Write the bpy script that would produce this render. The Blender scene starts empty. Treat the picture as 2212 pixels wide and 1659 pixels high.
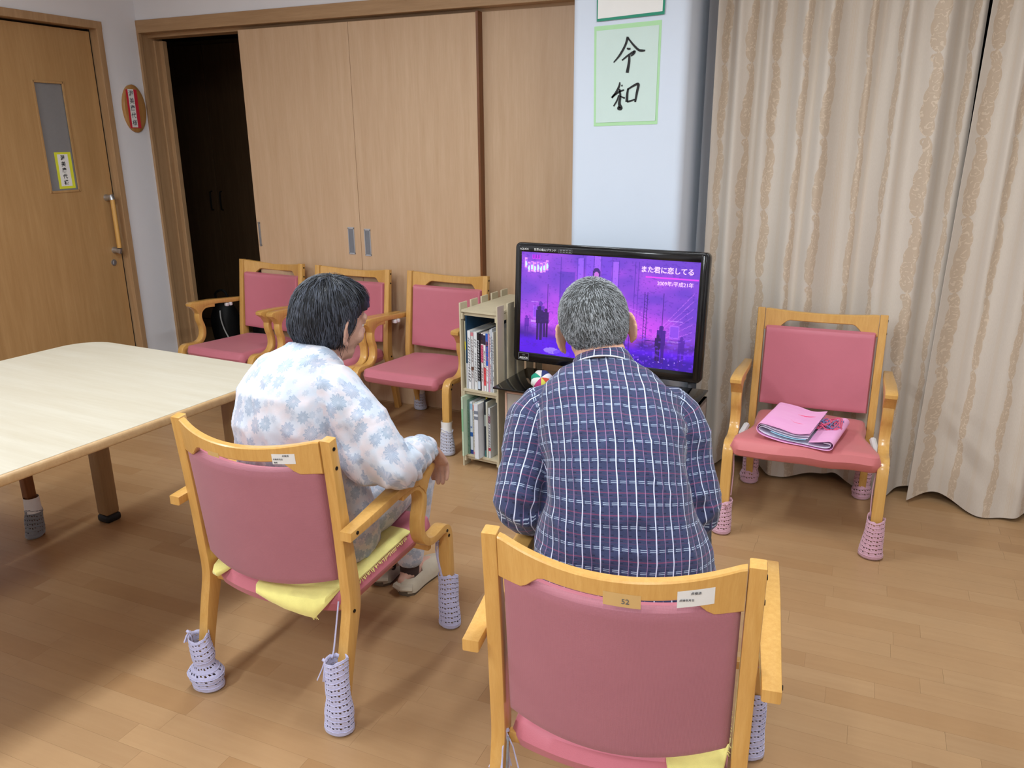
import bpy, bmesh, math, random
import numpy as np
from math import sin, cos, pi, radians, sqrt, exp, atan2
from mathutils import Vector, Matrix, noise
from mathutils.bvhtree import BVHTree

random.seed(7)
SC = bpy.context.scene
C = SC.collection
V = Vector

# ------------------------------------------------------------------ camera
def make_camera():
    p, y, r = radians(16.908), radians(23.529), radians(-0.485)
    f = V((-sin(y)*cos(p), cos(y)*cos(p), -sin(p)))
    rt = V((cos(y), sin(y), 0)); up = rt.cross(f)
    rt2 = rt*cos(r) + up*sin(r); up2 = -rt*sin(r) + up*cos(r)
    m = Matrix((rt2, up2, -f)).transposed().to_4x4()
    m.translation = (0, 0, 1.45)
    cd = bpy.data.cameras.new('camera'); o = bpy.data.objects.new('camera', cd)
    cd.sensor_fit = 'HORIZONTAL'; cd.sensor_width = 36.0
    cd.lens = 1736.23/2212*36.0
    cd.clip_start = 0.02
    o.matrix_world = m
    C.objects.link(o); SC.camera = o
make_camera()

# ------------------------------------------------------------------ world, exposure, lights
w = bpy.data.worlds.new('world'); SC.world = w; w.use_nodes = True
w.node_tree.nodes['Background'].inputs[0].default_value = (0.02, 0.022, 0.03, 1)
w.node_tree.nodes['Background'].inputs[1].default_value = 0.3
SC.view_settings.view_transform = 'Standard'; SC.view_settings.look = 'None'
SC.view_settings.gamma = 1.0; SC.view_settings.use_curve_mapping = False
SC.view_settings.exposure = 0.07
CEIL = 2.45
# ceiling fixtures: x, y, length, width, yaw, power
LIGHTS = [(-1.80, 1.75, 0.22, 1.25, 0.0, 28), (-3.20, 0.60, 0.22, 1.25, 0.0, 27),
          (0.05, 1.75, 0.22, 1.25, 0.0, 25), (-1.80, -0.9, 0.22, 1.25, 0.0, 48), (0.05, -0.9, 0.22, 1.25, 0.0, 46), (1.75, 1.2, 0.22, 1.25, 0.0, 9)]

def lin(c):
    return tuple((x/12.92 if x <= 0.04045 else ((x+0.055)/1.055)**2.4) for x in c)
def rgb(r, g, b):
    return lin((r/255, g/255, b/255)) + (1.0,)

# ------------------------------------------------------------------ node helper
class NT:
    def __init__(s, name):
        s.m = bpy.data.materials.new(name); s.m.use_nodes = True
        s.t = s.m.node_tree; s.b = s.t.nodes['Principled BSDF']
    def n(s, typ, **kw):
        nd = s.t.nodes.new(typ)
        ins = kw.pop('ins', {})
        for k, v in kw.items(): setattr(nd, k, v)
        for k, v in ins.items():
            if isinstance(v, bpy.types.NodeSocket): s.t.links.new(v, nd.inputs[k])
            else: nd.inputs[k].default_value = v
        return nd
    def math(s, op, a, b=None, c=None, clamp=False):
        nd = s.t.nodes.new('ShaderNodeMath'); nd.operation = op; nd.use_clamp = clamp
        for i, v in enumerate((a, b, c)):
            if v is None: continue
            if isinstance(v, bpy.types.NodeSocket): s.t.links.new(v, nd.inputs[i])
            else: nd.inputs[i].default_value = v
        return nd.outputs[0]
    def mix(s, f, a, b, mode='MIX'):
        nd = s.t.nodes.new('ShaderNodeMix'); nd.data_type = 'RGBA'; nd.blend_type = mode
        for k, v in ((0, f), (6, a), (7, b)):
            if isinstance(v, bpy.types.NodeSocket): s.t.links.new(v, nd.inputs[k])
            else: nd.inputs[k].default_value = v
        return nd.outputs[2]
    def coord(s, which='Object', scale=(1, 1, 1), rot=(0, 0, 0)):
        tc = s.n('ShaderNodeTexCoord'); mp = s.n('ShaderNodeMapping')
        s.t.links.new(tc.outputs[which], mp.inputs[0])
        mp.inputs['Scale'].default_value = scale; mp.inputs['Rotation'].default_value = rot
        return mp.outputs[0]
    def noise(s, vec, scale, detail=3, rough=.5, out=0):
        nd = s.n('ShaderNodeTexNoise', ins={'Vector': vec, 'Scale': scale, 'Detail': detail, 'Roughness': rough})
        return nd.outputs[out]
    def ramp(s, f, stops):
        nd = s.n('ShaderNodeValToRGB', ins={0: f}); e = nd.color_ramp.elements
        e[0].position, e[0].color = stops[0]; e[1].position, e[1].color = stops[-1]
        for p, c in stops[1:-1]:
            q = e.new(p); q.color = c
        return nd.outputs[0]
    def bump(s, hgt, strength, dist=.001):
        nd = s.n('ShaderNodeBump', ins={'Height': hgt, 'Strength': strength, 'Distance': dist})
        s.t.links.new(nd.outputs[0], s.b.inputs['Normal'])
    def set(s, **kw):
        for k, v in kw.items():
            k = {'base': 'Base Color', 'rough': 'Roughness', 'metal': 'Metallic', 'spec': 'Specular IOR Level', 'sheen': 'Sheen Weight',
                 'coat': 'Coat Weight', 'coatr': 'Coat Roughness', 'emis': 'Emission Color', 'emi': 'Emission Strength', 'sub': 'Subsurface Weight', 'trans': 'Transmission Weight'}[k]
            if isinstance(v, bpy.types.NodeSocket): s.t.links.new(v, s.b.inputs[k])
            else: s.b.inputs[k].default_value = v
        return s

def plain(name, col, rough=.6, var=.06, nscale=25, bump=.15, metal=0, spec=.4, **kw):
    """soft colour variation plus fine relief"""
    t = NT(name); co = t.coord()
    f = t.noise(co, nscale, 4)
    a = tuple(c*(1-var) for c in col[:3]) + (1,); b = tuple(min(1, c*(1+var)) for c in col[:3]) + (1,)
    t.set(base=t.mix(f, a, b), rough=rough, metal=metal, spec=spec, **kw)
    if bump: t.bump(t.noise(co, nscale*12, 3), bump, .0008)
    return t.m

def wood(name, c1, c2, rough=.35, scale=(1, 1, 1), gs=14, stretch=12, axis=2, bump=.08, coat=0.0, spec=.4):
    """straight grain running along one axis"""
    t = NT(name)
    sc = [gs*stretch/3]*3; sc[axis] = gs/4
    co = t.coord('Object', tuple(sc))
    n1 = t.noise(co, 1.0, 5, .6)
    sc2 = [v*3.3 for v in sc]; sc2[axis] = gs*.6
    n2 = t.noise(t.coord('Object', tuple(sc2)), 1.3, 3, .7)
    f = t.math('ADD', t.math('MULTIPLY', n1, .65), t.math('MULTIPLY', n2, .35))
    t.set(base=t.ramp(f, [(.3, c2), (.52, tuple((a+b)/2 for a, b in zip(c1, c2))), (.7, c1)]), rough=rough, coat=coat, coatr=.15, spec=spec)
    t.bump(n2, bump, .0006)
    return t.m

M = {}
M['wall'] = plain('wall_paper_white', rgb(230, 230, 234), .85, .02, 6, .35)
M['column'] = plain('column_paper_white', rgb(212, 222, 236), .8, .015, 6, .3)
M['column_side'] = M['column']
M['ceiling'] = plain('ceiling_white', rgb(225, 225, 225), .9, .02, 10, .3)
M['door_wood'] = wood('sliding_door_veneer', rgb(208, 177, 144), rgb(192, 158, 124), .42, gs=9, stretch=10, bump=.03)
M['room_door'] = wood('room_door_veneer', rgb(188, 150, 102), rgb(168, 129, 82), .45, gs=9, stretch=10, bump=.03)
M['trim'] = wood('trim_wood', rgb(184, 150, 112), rgb(160, 125, 88), .45, gs=12, bump=.04)
M['trimx'] = wood('trim_wood_lengthwise', rgb(184, 150, 112), rgb(160, 125, 88), .45, gs=12, bump=.04, axis=0)
M['dark_wood'] = wood('dark_wardrobe_wood', rgb(104, 80, 56), rgb(84, 62, 42), .5)
M['dark_wall'] = plain('dim_room_wall', rgb(170, 162, 148), .9, .05)
M['chair_wood'] = wood('honey_beech', rgb(218, 172, 100), rgb(200, 150, 78), .28, gs=20, stretch=14, bump=.03, coat=.35)
M['brown_wood'] = wood('red_brown_wood', rgb(134, 80, 38), rgb(100, 58, 26), .35, gs=20)
M['table_top'] = wood('table_laminate', rgb(196, 189, 173), rgb(184, 174, 154), .4, gs=8, stretch=9, axis=0, bump=.02)
M['table_edge'] = wood('table_edge_wood', rgb(190, 158, 116), rgb(170, 136, 94), .4, gs=10, axis=0)
M['table_leg'] = wood('table_leg_wood', rgb(158, 124, 84), rgb(134, 102, 66), .45, gs=12)
M['shelf_wood'] = plain('plywood_pale', rgb(196, 184, 156), .7, .12, 18, .3)
M['black_gloss'] = plain('black_gloss_plastic', rgb(13, 13, 14), .16, .1, 10, 0, spec=.5)
M['black_glass'] = plain('black_glass', rgb(12, 12, 13), .06, .1, 10, 0, spec=.6)
M['black_matt'] = plain('black_matt', rgb(18, 18, 18), .6, .2, 20, .3)
M['steel'] = plain('brushed_steel', rgb(188, 190, 194), .35, .08, 60, .1, metal=.85)
M['steel_dark'] = plain('recess_grey', rgb(120, 122, 128), .5, .1, 30, .1)
M['bolt'] = plain('dark_bolt', rgb(28, 24, 22), .35, .2, 40, 0, metal=.6)
M['white_paper'] = plain('white_paper', rgb(235, 235, 232), .8, .03, 12, .1)
M['label_paper'] = plain('label_paper', rgb(226, 226, 224), .6, .03, 40, .1)
M['ink'] = plain('black_ink', rgb(22, 22, 24), .6, .1, 30, 0)
M['grey_ink'] = plain('grey_ink', rgb(92, 94, 100), .7, .1, 30, 0)
M['page'] = plain('page_edges', rgb(222, 218, 205), .9, .08, 90, .3)
M['yellow_towel'] = plain('yellow_towelling', rgb(240, 230, 140), .95, .08, 60, 1.0, sheen=.3)
M['lens'] = plain('spectacle_frame', rgb(20, 20, 24), .3, .1, 10, 0)
M['cabinet_grey'] = plain('cabinet_pale_grey', rgb(176, 168, 160), .5, .05, 20, .1)
M['rim_pink'] = plain('cabinet_rim_peach', rgb(214, 178, 158), .5, .05, 20, .1)
M['slipper'] = plain('slipper_beige', rgb(178, 166, 146), .85, .08, 50, .6)
M['slipper_sole'] = plain('slipper_sole', rgb(96, 82, 66), .85, .1, 50, .3)
M['sock_cloth'] = plain('dark_ankle_sock', rgb(60, 44, 42), .9, .1, 60, .4)
M['lamp_body'] = plain('lamp_housing', rgb(230, 230, 230), .5, .02, 10, 0)

def vinyl(name, base):
    t = NT(name); co = t.coord()
    f = t.noise(co, 9, 3)
    a = tuple(c*.93 for c in base[:3]) + (1,); b = tuple(min(1, c*1.05) for c in base[:3]) + (1,)
    t.set(base=t.mix(f, a, b), rough=.5, spec=.35, sheen=.12)
    vo = t.n('ShaderNodeTexVoronoi', ins={'Vector': co, 'Scale': 520.0})
    t.bump(vo.outputs[0], .25, .0006)
    return t.m
M['pink_vinyl'] = vinyl('rose_pink_vinyl', rgb(198, 114, 128))
M['pink_cover'] = vinyl('salmon_seat_cover', rgb(206, 118, 120))
M['pink_piping'] = plain('pink_piping', rgb(176, 88, 102), .5, .05, 30, .1)
def twill():
    t = NT('rose_pink_back_cloth'); co = t.coord('Object')
    sep = t.n('ShaderNodeSeparateXYZ', ins={0: co})
    s = t.math('SINE', t.math('MULTIPLY', t.math('ADD', sep.outputs[0], sep.outputs[2]), 1500.0))
    s2 = t.math('SINE', t.math('MULTIPLY', t.math('SUBTRACT', sep.outputs[0], sep.outputs[2]), 1500.0))
    f = t.noise(co, 7, 3)
    t.set(base=t.mix(f, rgb(162, 102, 114), rgb(174, 112, 123)), rough=.62, spec=.3, sheen=.15)
    t.bump(t.math('MULTIPLY', s, s2), .35, .0006)
    return t.m
M['pink_back'] = twill()

def yarn(name, c):
    t = NT(name); co = t.coord()
    n = t.noise(co, 260, 3, .7)
    t.set(base=t.mix(n, tuple(x*.72 for x in c[:3])+(1,), tuple(min(1, x*1.12) for x in c[:3])+(1,)), rough=.95, sheen=.35)
    t.bump(n, .8, .001)
    return t.m
M['yarn_lavender'] = yarn('lavender_yarn', rgb(196, 194, 226))
M['yarn_pink'] = yarn('dusty_pink_yarn', rgb(214, 168, 184))
M['yarn_grey'] = yarn('grey_yarn', rgb(136, 138, 142))
M['yarn_white'] = yarn('white_grey_yarn', rgb(200, 202, 220))
M['tape_white'] = plain('white_cloth_tape', rgb(226, 224, 222), .8, .06, 40, .3)
M['inner_sock'] = plain('leg_wrap_shadow', rgb(96, 88, 96), .95, .1, 40, .2)

def plank_mat():
    t = NT('wood_floor_boards')
    oi = t.n('ShaderNodeObjectInfo')
    geo = t.n('ShaderNodeNewGeometry')
    mp = t.n('ShaderNodeMapping', ins={'Vector': geo.outputs['Position'], 'Scale': (2.2, 34, 34)})
    off = t.n('ShaderNodeCombineXYZ', ins={0: t.math('MULTIPLY', oi.outputs['Random'], 40.0), 1: t.math('MULTIPLY', oi.outputs['Random'], 17.0)})
    add = t.n('ShaderNodeVectorMath', operation='ADD', ins={0: mp.outputs[0], 1: off.outputs[0]})
    g = t.noise(add.outputs[0], 1.6, 5, .65)
    g2 = t.noise(geo.outputs['Position'], 9, 3, .6)
    base = t.ramp(oi.outputs['Random'], [(0, rgb(164, 127, 88)), (.3, rgb(175, 141, 103)), (.8, rgb(180, 147, 109)), (1, rgb(170, 134, 96))])
    c = t.mix(t.math('MULTIPLY', g, .55), base, rgb(150, 110, 73))
    c = t.mix(t.math('MULTIPLY', g2, .25), c, rgb(206, 164, 116))
    t.set(base=c, rough=t.math('ADD', t.math('MULTIPLY', g, .15), .3), spec=.35)
    t.bump(g, .05, .0005)
    return t.m
M['plank'] = plank_mat()
M['sub_floor'] = plain('floor_underlay', rgb(150, 108, 70), .6, .05, 8, .1)

def curtain_mat():
    t = NT('jacquard_curtain')
    uv = t.n('ShaderNodeUVMap'); uv.uv_map = 'UVMap'
    sp = t.n('ShaderNodeSeparateXYZ', ins={0: uv.outputs[0]}); u, v = sp.outputs[0], sp.outputs[1]
    P = .19
    ph = t.math('MULTIPLY', t.math('SUBTRACT', t.math('FRACT', t.math('DIVIDE', u, P)), .5), P)          # metres from the band centre
    sv = t.math('FRACT', t.math('DIVIDE', v, .29))
    leaf = t.math('POWER', t.math('SINE', t.math('MULTIPLY', t.math('POWER', sv, .62), pi)), .55)
    sway = t.math('MULTIPLY', t.math('SINE', t.math('MULTIPLY', v, 2*pi/.29)), .007)
    scal = t.math('MULTIPLY', t.math('ABSOLUTE', t.math('SINE', t.math('MULTIPLY', v, pi/.058))), .007)
    x1 = t.math('ADD', ph, t.math('ADD', .03, sway))
    d = t.math('ABSOLUTE', x1)
    lob = t.math('ADD', t.math('MULTIPLY', leaf, .022), t.math('ADD', scal, .002))
    band = t.math('LESS_THAN', d, lob)
    hook = t.math('LESS_THAN', t.math('ABSOLUTE', t.math('SUBTRACT', t.n('ShaderNodeVectorMath', operation='LENGTH', ins={0: t.n('ShaderNodeCombineXYZ', ins={0: t.math('ADD', x1, .012), 1: t.math('MULTIPLY', t.math('SUBTRACT', sv, .93), .29)}).outputs[0]}).outputs['Value'], .011)), .004)
    band = t.math('MAXIMUM', band, hook)
    # curls inside the band
    no = t.noise(uv.outputs[0], 26, 1.5, .5)
    cont = t.math('ABSOLUTE', t.math('SUBTRACT', t.math('FRACT', t.math('MULTIPLY', no, 6.0)), .5))
    curl = t.math('MULTIPLY', band, t.math('MULTIPLY', t.math('LESS_THAN', cont, .13), t.math('GREATER_THAN', t.noise(uv.outputs[0], 60, 1), .47)))
    d2 = t.math('ABSOLUTE', t.math('SUBTRACT', ph, .05))
    thin = t.math('MULTIPLY', t.math('LESS_THAN', d2, .013), t.math('GREATER_THAN', t.math('SINE', t.math('MULTIPLY', d2, 1400.0)), .2))
    weave = t.noise(t.n('ShaderNodeMapping', ins={'Vector': uv.outputs[0], 'Scale': (500, 90, 1)}).outputs[0], 1.0, 2)
    base = t.mix(weave, rgb(196, 184, 170), rgb(208, 198, 186))
    c = t.mix(t.math('MULTIPLY', band, .62), base, rgb(182, 157, 128))
    c = t.mix(t.math('MULTIPLY', curl, .5), c, rgb(222, 206, 184))
    c = t.mix(t.math('MULTIPLY', thin, .35), c, rgb(200, 178, 150))
    t.set(base=c, rough=t.math('SUBTRACT', .75, t.math('MULTIPLY', band, .2)), spec=.3, sheen=.25)
    t.bump(t.math('ADD', t.math('MULTIPLY', weave, .4), t.math('SUBTRACT', band, curl)), .25, .0008)
    return t.m
M['curtain'] = curtain_mat()

def plaid_mat():
    t = NT('navy_plaid_shirting')
    uv = t.n('ShaderNodeUVMap'); uv.uv_map = 'UVMap'
    wob = t.noise(uv.outputs[0], 9, 2, .5, out=1)
    wv = t.n('ShaderNodeVectorMath', operation='SCALE', ins={0: t.n('ShaderNodeVectorMath', operation='SUBTRACT', ins={0: wob, 1: (.5, .5, .5)}).outputs[0], 'Scale': .008})
    uvw = t.n('ShaderNodeVectorMath', operation='ADD', ins={0: uv.outputs[0], 1: wv.outputs[0]})
    sp = t.n('ShaderNodeSeparateXYZ', ins={0: uvw.outputs[0]}); u, v = sp.outputs[0], sp.outputs[1]
    P = .036
    def line(x, per, off, wd):
        f = t.math('FRACT', t.math('ADD', t.math('DIVIDE', x, per), off))
        return t.math('LESS_THAN', t.math('ABSOLUTE', t.math('SUBTRACT', f, .5)), wd/per/2)
    vw = line(u, P, .5, .0024)
    vp = line(u, P, 0.0, .0014)
    hr = line(v, P, 0.0, .0020)
    hr2 = line(v, P, .22, .0012)
    hw1 = line(v, P, .54, .0011); hw2 = line(v, P, .46, .0011)
    dash = t.math('GREATER_THAN', t.math('FRACT', t.math('DIVIDE', u, .018)), .3)
    hw = t.math('MULTIPLY', t.math('MAXIMUM', hw1, hw2), dash)
    tick = t.math('MULTIPLY', line(v, .009, 0, .0018), line(u, .018, .25, .006))
    n = t.noise(uv.outputs[0], 700, 2)
    c = t.mix(n, rgb(46, 52, 84), rgb(66, 74, 108))
    c = t.mix(t.math('MULTIPLY', tick, .6), c, rgb(22, 24, 44))
    c = t.mix(t.math('MULTIPLY', hr, .55), c, rgb(142, 70, 104))
    c = t.mix(t.math('MULTIPLY', hr2, .3), c, rgb(120, 66, 100))
    c = t.mix(t.math('MULTIPLY', vp, .5), c, rgb(190, 150, 190))
    c = t.mix(t.math('MULTIPLY', hw, .7), c, rgb(190, 208, 232))
    c = t.mix(t.math('MULTIPLY', vw, .9), c, rgb(216, 222, 246))
    t.set(base=c, rough=.85, spec=.2, sheen=.2)
    t.bump(t.math('ADD', t.noise(uv.outputs[0], 40, 3), t.math('MULTIPLY', n, .3)), .5, .002)
    return t.m
M['plaid'] = plaid_mat()
M['collar_trim'] = plain('white_collar_piping', rgb(226, 226, 230), .7, .04, 40, .1)

def floral_mat(name, dark=1.0):
    t = NT(name)
    uv = t.n('ShaderNodeUVMap'); uv.uv_map = 'UVMap'
    def flowers(scale, seed, r0, pet, col_w):
        mp = t.n('ShaderNodeMapping', ins={'Vector': uv.outputs[0], 'Location': (seed, seed*1.7, 0)})
        vo = t.n('ShaderNodeTexVoronoi', voronoi_dimensions='2D', ins={'Vector': mp.outputs[0], 'Scale': scale, 'Randomness': .75})
        sub = t.n('ShaderNodeVectorMath', operation='SUBTRACT', ins={0: mp.outputs[0], 1: vo.outputs['Position']})
        s = t.n('ShaderNodeSeparateXYZ', ins={0: sub.outputs[0]})
        r = t.math('MULTIPLY', t.n('ShaderNodeVectorMath', operation='LENGTH', ins={0: sub.outputs[0]}).outputs['Value'], scale)
        a = t.math('ARCTAN2', s.outputs[1], s.outputs[0])
        sc = t.n('ShaderNodeSeparateXYZ', ins={0: vo.outputs['Color']})
        lim = t.math('ADD', t.math('MULTIPLY', sc.outputs[0], .12), r0)
        petal = t.math('ADD', lim, t.math('MULTIPLY', t.math('SINE', t.math('MULTIPLY', a, pet)), .05))
        inside = t.math('LESS_THAN', r, petal)
        centre = t.math('LESS_THAN', r, .07)
        streak = t.math('ADD', .62, t.math('MULTIPLY', t.math('SINE', t.math('MULTIPLY', a, pet*2)), .22))
        keep = t.math('GREATER_THAN', sc.outputs[1], .12)
        m = t.math('MULTIPLY', t.math('MULTIPLY', t.math('SUBTRACT', inside, t.math('MULTIPLY', centre, .4)), streak), keep)
        return t.math('MULTIPLY', m, col_w), sc.outputs[2]
    m1, k1 = flowers(21.0, 0.0, .27, 10.0, .85)
    m2, k2 = flowers(36.0, 3.3, .18, 8.0, .45)
    warm = t.noise(uv.outputs[0], 22, 2)
    base = t.mix(t.ramp(warm, [(.42, (0, 0, 0, 1)), (.62, (1, 1, 1, 1))]), rgb(204, 213, 226), rgb(216, 210, 216))
    fl = t.mix(k1, rgb(134, 160, 184), rgb(144, 163, 192))
    c = t.mix(m2, base, fl); c = t.mix(m1, c, fl)
    t.set(base=c, rough=.85, spec=.2, sheen=.2)
    t.bump(t.math('ADD', t.noise(uv.outputs[0], 55, 3), t.math('MULTIPLY', t.noise(uv.outputs[0], 900, 2), .2)), .5, .002)
    return t.m
M['floral'] = floral_mat('floral_pyjama_cotton')

def skin_mat(name, a, b):
    t = NT(name); co = t.coord()
    n = t.noise(co, 38, 4, .6)
    c = t.mix(n, a, b)
    sp = t.noise(co, 120, 2)
    c = t.mix(t.math('MULTIPLY', t.math('GREATER_THAN', sp, .68), .35), c, tuple(x*.6 for x in a[:3])+(1,))
    t.set(base=c, rough=.55, sub=.12, spec=.35)
    t.b.inputs['Subsurface Radius'].default_value = (.01, .004, .002)
    t.bump(t.noise(co, 220, 3), .35, .0008)
    return t.m
M['skin_man'] = skin_mat('weathered_skin', rgb(204, 150, 128), rgb(222, 176, 152))
M['skin_woman'] = skin_mat('aged_skin', rgb(178, 134, 116), rgb(206, 166, 146))
def hair_mat(name, dark, light, thr):
    t = NT(name)
    uv = t.n('ShaderNodeUVMap'); uv.uv_map = 'UVMap'
    oi = t.n('ShaderNodeSeparateXYZ', ins={0: uv.outputs[0]})
    n = t.noise(t.coord('Object'), 26, 3, .6)
    f = t.math('ADD', t.math('MULTIPLY', oi.outputs[0], .75), t.math('MULTIPLY', n, .35))
    t.set(base=t.ramp(f, [(thr-.18, dark), (thr+.18, light)]), rough=.5, spec=.4)
    return t.m
M['hair_black'] = hair_mat('black_hair_greying', rgb(20, 22, 28), rgb(84, 90, 104), .93)
M['hair_grey'] = hair_mat('cropped_grey_hair', rgb(70, 72, 72), rgb(178, 183, 188), .64)

# ------------------------------------------------------------------ object helpers
def tag(o, label=None, cat=None, group=None, kind=None):
    if label: o['label'] = label
    if cat: o['category'] = cat
    if group: o['group'] = group
    if kind: o['kind'] = kind
    return o

def link(name, me, parent=None, smooth=True, mat=None):
    if mat is not None:
        me.materials.clear()
        for x in (mat if isinstance(mat, (list, tuple)) else [mat]): me.materials.append(x)
    o = bpy.data.objects.new(name, me); C.objects.link(o)
    if parent is not None: o.parent = parent
    if smooth:
        me.polygons.foreach_set('use_smooth', [True]*len(me.polygons))
    return o

def obj(name, bm, mat, parent=None, smooth=True, org=None):
    """world-space bmesh -> one object; verts are moved into the parent's frame"""
    me = bpy.data.meshes.new(name)
    if parent is not None and org is None:
        mw = W(parent)
        bm.transform(mw.inverted())
    if parent is None and org is not None:
        bm.transform(Matrix.Translation(-V(org)))
    bm.to_mesh(me); bm.free()
    o = link(name, me, parent, smooth, mat)
    if parent is None and org is not None: o.location = org
    if smooth:
        try: me.set_sharp_from_angle(angle=radians(38))
        except Exception: pass
    return o

def W(o):
    m = o.matrix_basis.copy()
    while o.parent is not None:
        o = o.parent; m = o.matrix_basis @ m
    return m

def empty(name, loc, rz=0, **kw):
    o = bpy.data.objects.new(name, None); C.objects.link(o)
    o.location = loc; o.rotation_euler = (0, 0, rz); o.empty_display_size = .1
    return tag(o, **kw)

def struct(name, bm, mat, parent=None, smooth=False):
    o = obj(name, bm, mat, parent, smooth)
    if parent is None: o['kind'] = 'structure'
    return o

def box(bm, x0, x1, y0, y1, z0, z1, mtx=None, bevel=0, seg=2):
    v = [bm.verts.new(p) for p in ((x0, y0, z0), (x1, y0, z0), (x1, y1, z0), (x0, y1, z0), (x0, y0, z1), (x1, y0, z1), (x1, y1, z1), (x0, y1, z1))]
    fs = [bm.faces.new([v[i] for i in q]) for q in ((3, 2, 1, 0), (4, 5, 6, 7), (0, 1, 5, 4), (1, 2, 6, 5), (2, 3, 7, 6), (3, 0, 4, 7))]
    geo = v
    if bevel:
        r = bmesh.ops.bevel(bm, geom=list({e for f in fs for e in f.edges}), offset=bevel, segments=seg, profile=.5, affect='EDGES')
        geo = list({q for f in r['faces'] for q in f.verts} | {q for q in v if q.is_valid})
    if mtx is not None: bmesh.ops.transform(bm, matrix=mtx, verts=list({q for q in geo if q.is_valid}))
    return geo

def bx(*a, **k):
    bm = bmesh.new(); box(bm, *a, **k); return bm

def shell(bm, th):
    """give every open sheet in the bmesh a real thickness"""
    bm.normal_update()
    faces = bm.faces[:]; vmap = {}
    for v in {v for f in faces for v in f.verts}: vmap[v] = bm.verts.new(v.co - v.normal*th)
    uvl = bm.loops.layers.uv.active
    bnd = [(e, e.link_faces[0]) for e in {e for f in faces for e in f.edges} if len(e.link_faces) == 1]
    for e, f in bnd:
        l = next(l for l in f.loops if l.edge == e); a, b = l.vert, l.link_loop_next.vert
        q = bm.faces.new((b, a, vmap[a], vmap[b])); q.material_index = f.material_index
        if uvl:
            for l2 in q.loops: l2[uvl].uv = l[uvl].uv
    for f in faces:
        q = bm.faces.new([vmap[v] for v in reversed(f.verts)]); q.material_index = f.material_index
        if uvl:
            for l2, l1 in zip(q.loops, reversed(f.loops[:])): l2[uvl].uv = l1[uvl].uv

def prism(bm, poly, x0, x1, axis='x', bevel=0, seg=2):
    """poly of (a, b) extruded along an axis"""
    def P(a, b, t):
        return {'x': (t, a, b), 'y': (a, t, b), 'z': (a, b, t)}[axis]
    A = [bm.verts.new(P(a, b, x0)) for a, b in poly]; B = [bm.verts.new(P(a, b, x1)) for a, b in poly]
    n = len(poly)
    f = [bm.faces.new(A), bm.faces.new(B[::-1])]
    for i in range(n): f.append(bm.faces.new((A[i], B[i], B[(i+1) % n], A[(i+1) % n])))
    bmesh.ops.recalc_face_normals(bm, faces=f)
    if bevel:
        ed = list({e for q in f[:2] for e in q.edges})
        bmesh.ops.bevel(bm, geom=ed, offset=bevel, segments=seg, profile=.5, affect='EDGES')

def ribbon(path, wd):
    """outline of a path of given thickness (list or number) in 2D"""
    n = len(path); L, R = [], []
    for i, p in enumerate(path):
        a = path[max(i-1, 0)]; b = path[min(i+1, n-1)]
        dx, dy = b[0]-a[0], b[1]-a[1]; l = math.hypot(dx, dy) or 1
        t = (wd[i] if isinstance(wd, (list, tuple)) else wd)/2
        L.append((p[0]-dy/l*t, p[1]+dx/l*t)); R.append((p[0]+dy/l*t, p[1]-dx/l*t))
    return L + R[::-1]

def spline(pts, per=8):
    """Catmull-Rom through points (any dimension)"""
    P = [np.array(p, float) for p in pts]; out = []
    P = [2*P[0]-P[1]] + P + [2*P[-1]-P[-2]]
    for i in range(1, len(P)-2):
        for k in range(per):
            t = k/per; a, b, c, d = P[i-1:i+3]
            out.append(.5*((2*b)+(-a+c)*t+(2*a-5*b+4*c-d)*t*t+(-a+3*b-3*c+d)*t**3))
    out.append(P[-2]); return out

def frames(path):
    n = len(path); T = []
    for i in range(n):
        T.append((path[min(i+1, n-1)]-path[max(i-1, 0)]).normalized())
    ref = V((0, 0, 1)) if abs(T[0].z) < .9 else V((0, 1, 0))
    N = [(ref - T[0]*ref.dot(T[0])).normalized()]
    for i in range(1, n):
        q = N[-1]-T[i]*N[-1].dot(T[i]); N.append(q.normalized())
    return T, N

def tube(bm, path, r, seg=8, caps=True, flat=1.0, ref=None):
    path = [V(p) for p in path]; T, N = frames(path)
    if ref is not None:
        N = [(V(ref)-t*V(ref).dot(t)).normalized() for t in T]
    rings = []
    for i, p in enumerate(path):
        rr = r[i] if isinstance(r, (list, tuple)) else r
        B = T[i].cross(N[i])
        rings.append([bm.verts.new(p + N[i]*(cos(2*pi*k/seg)*rr) + B*(sin(2*pi*k/seg)*rr*flat)) for k in range(seg)])
    for a, b in zip(rings, rings[1:]):
        for k in range(seg): bm.faces.new((a[k], a[(k+1) % seg], b[(k+1) % seg], b[k]))
    if caps:
        bm.faces.new(rings[0][::-1]); bm.faces.new(rings[-1])
    return rings

def disc(bm, c, nrm, r, h, seg=16, r2=None):
    n = V(nrm).normalized(); tube(bm, [V(c), V(c)+n*h], [r, r if r2 is None else r2], seg)

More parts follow.
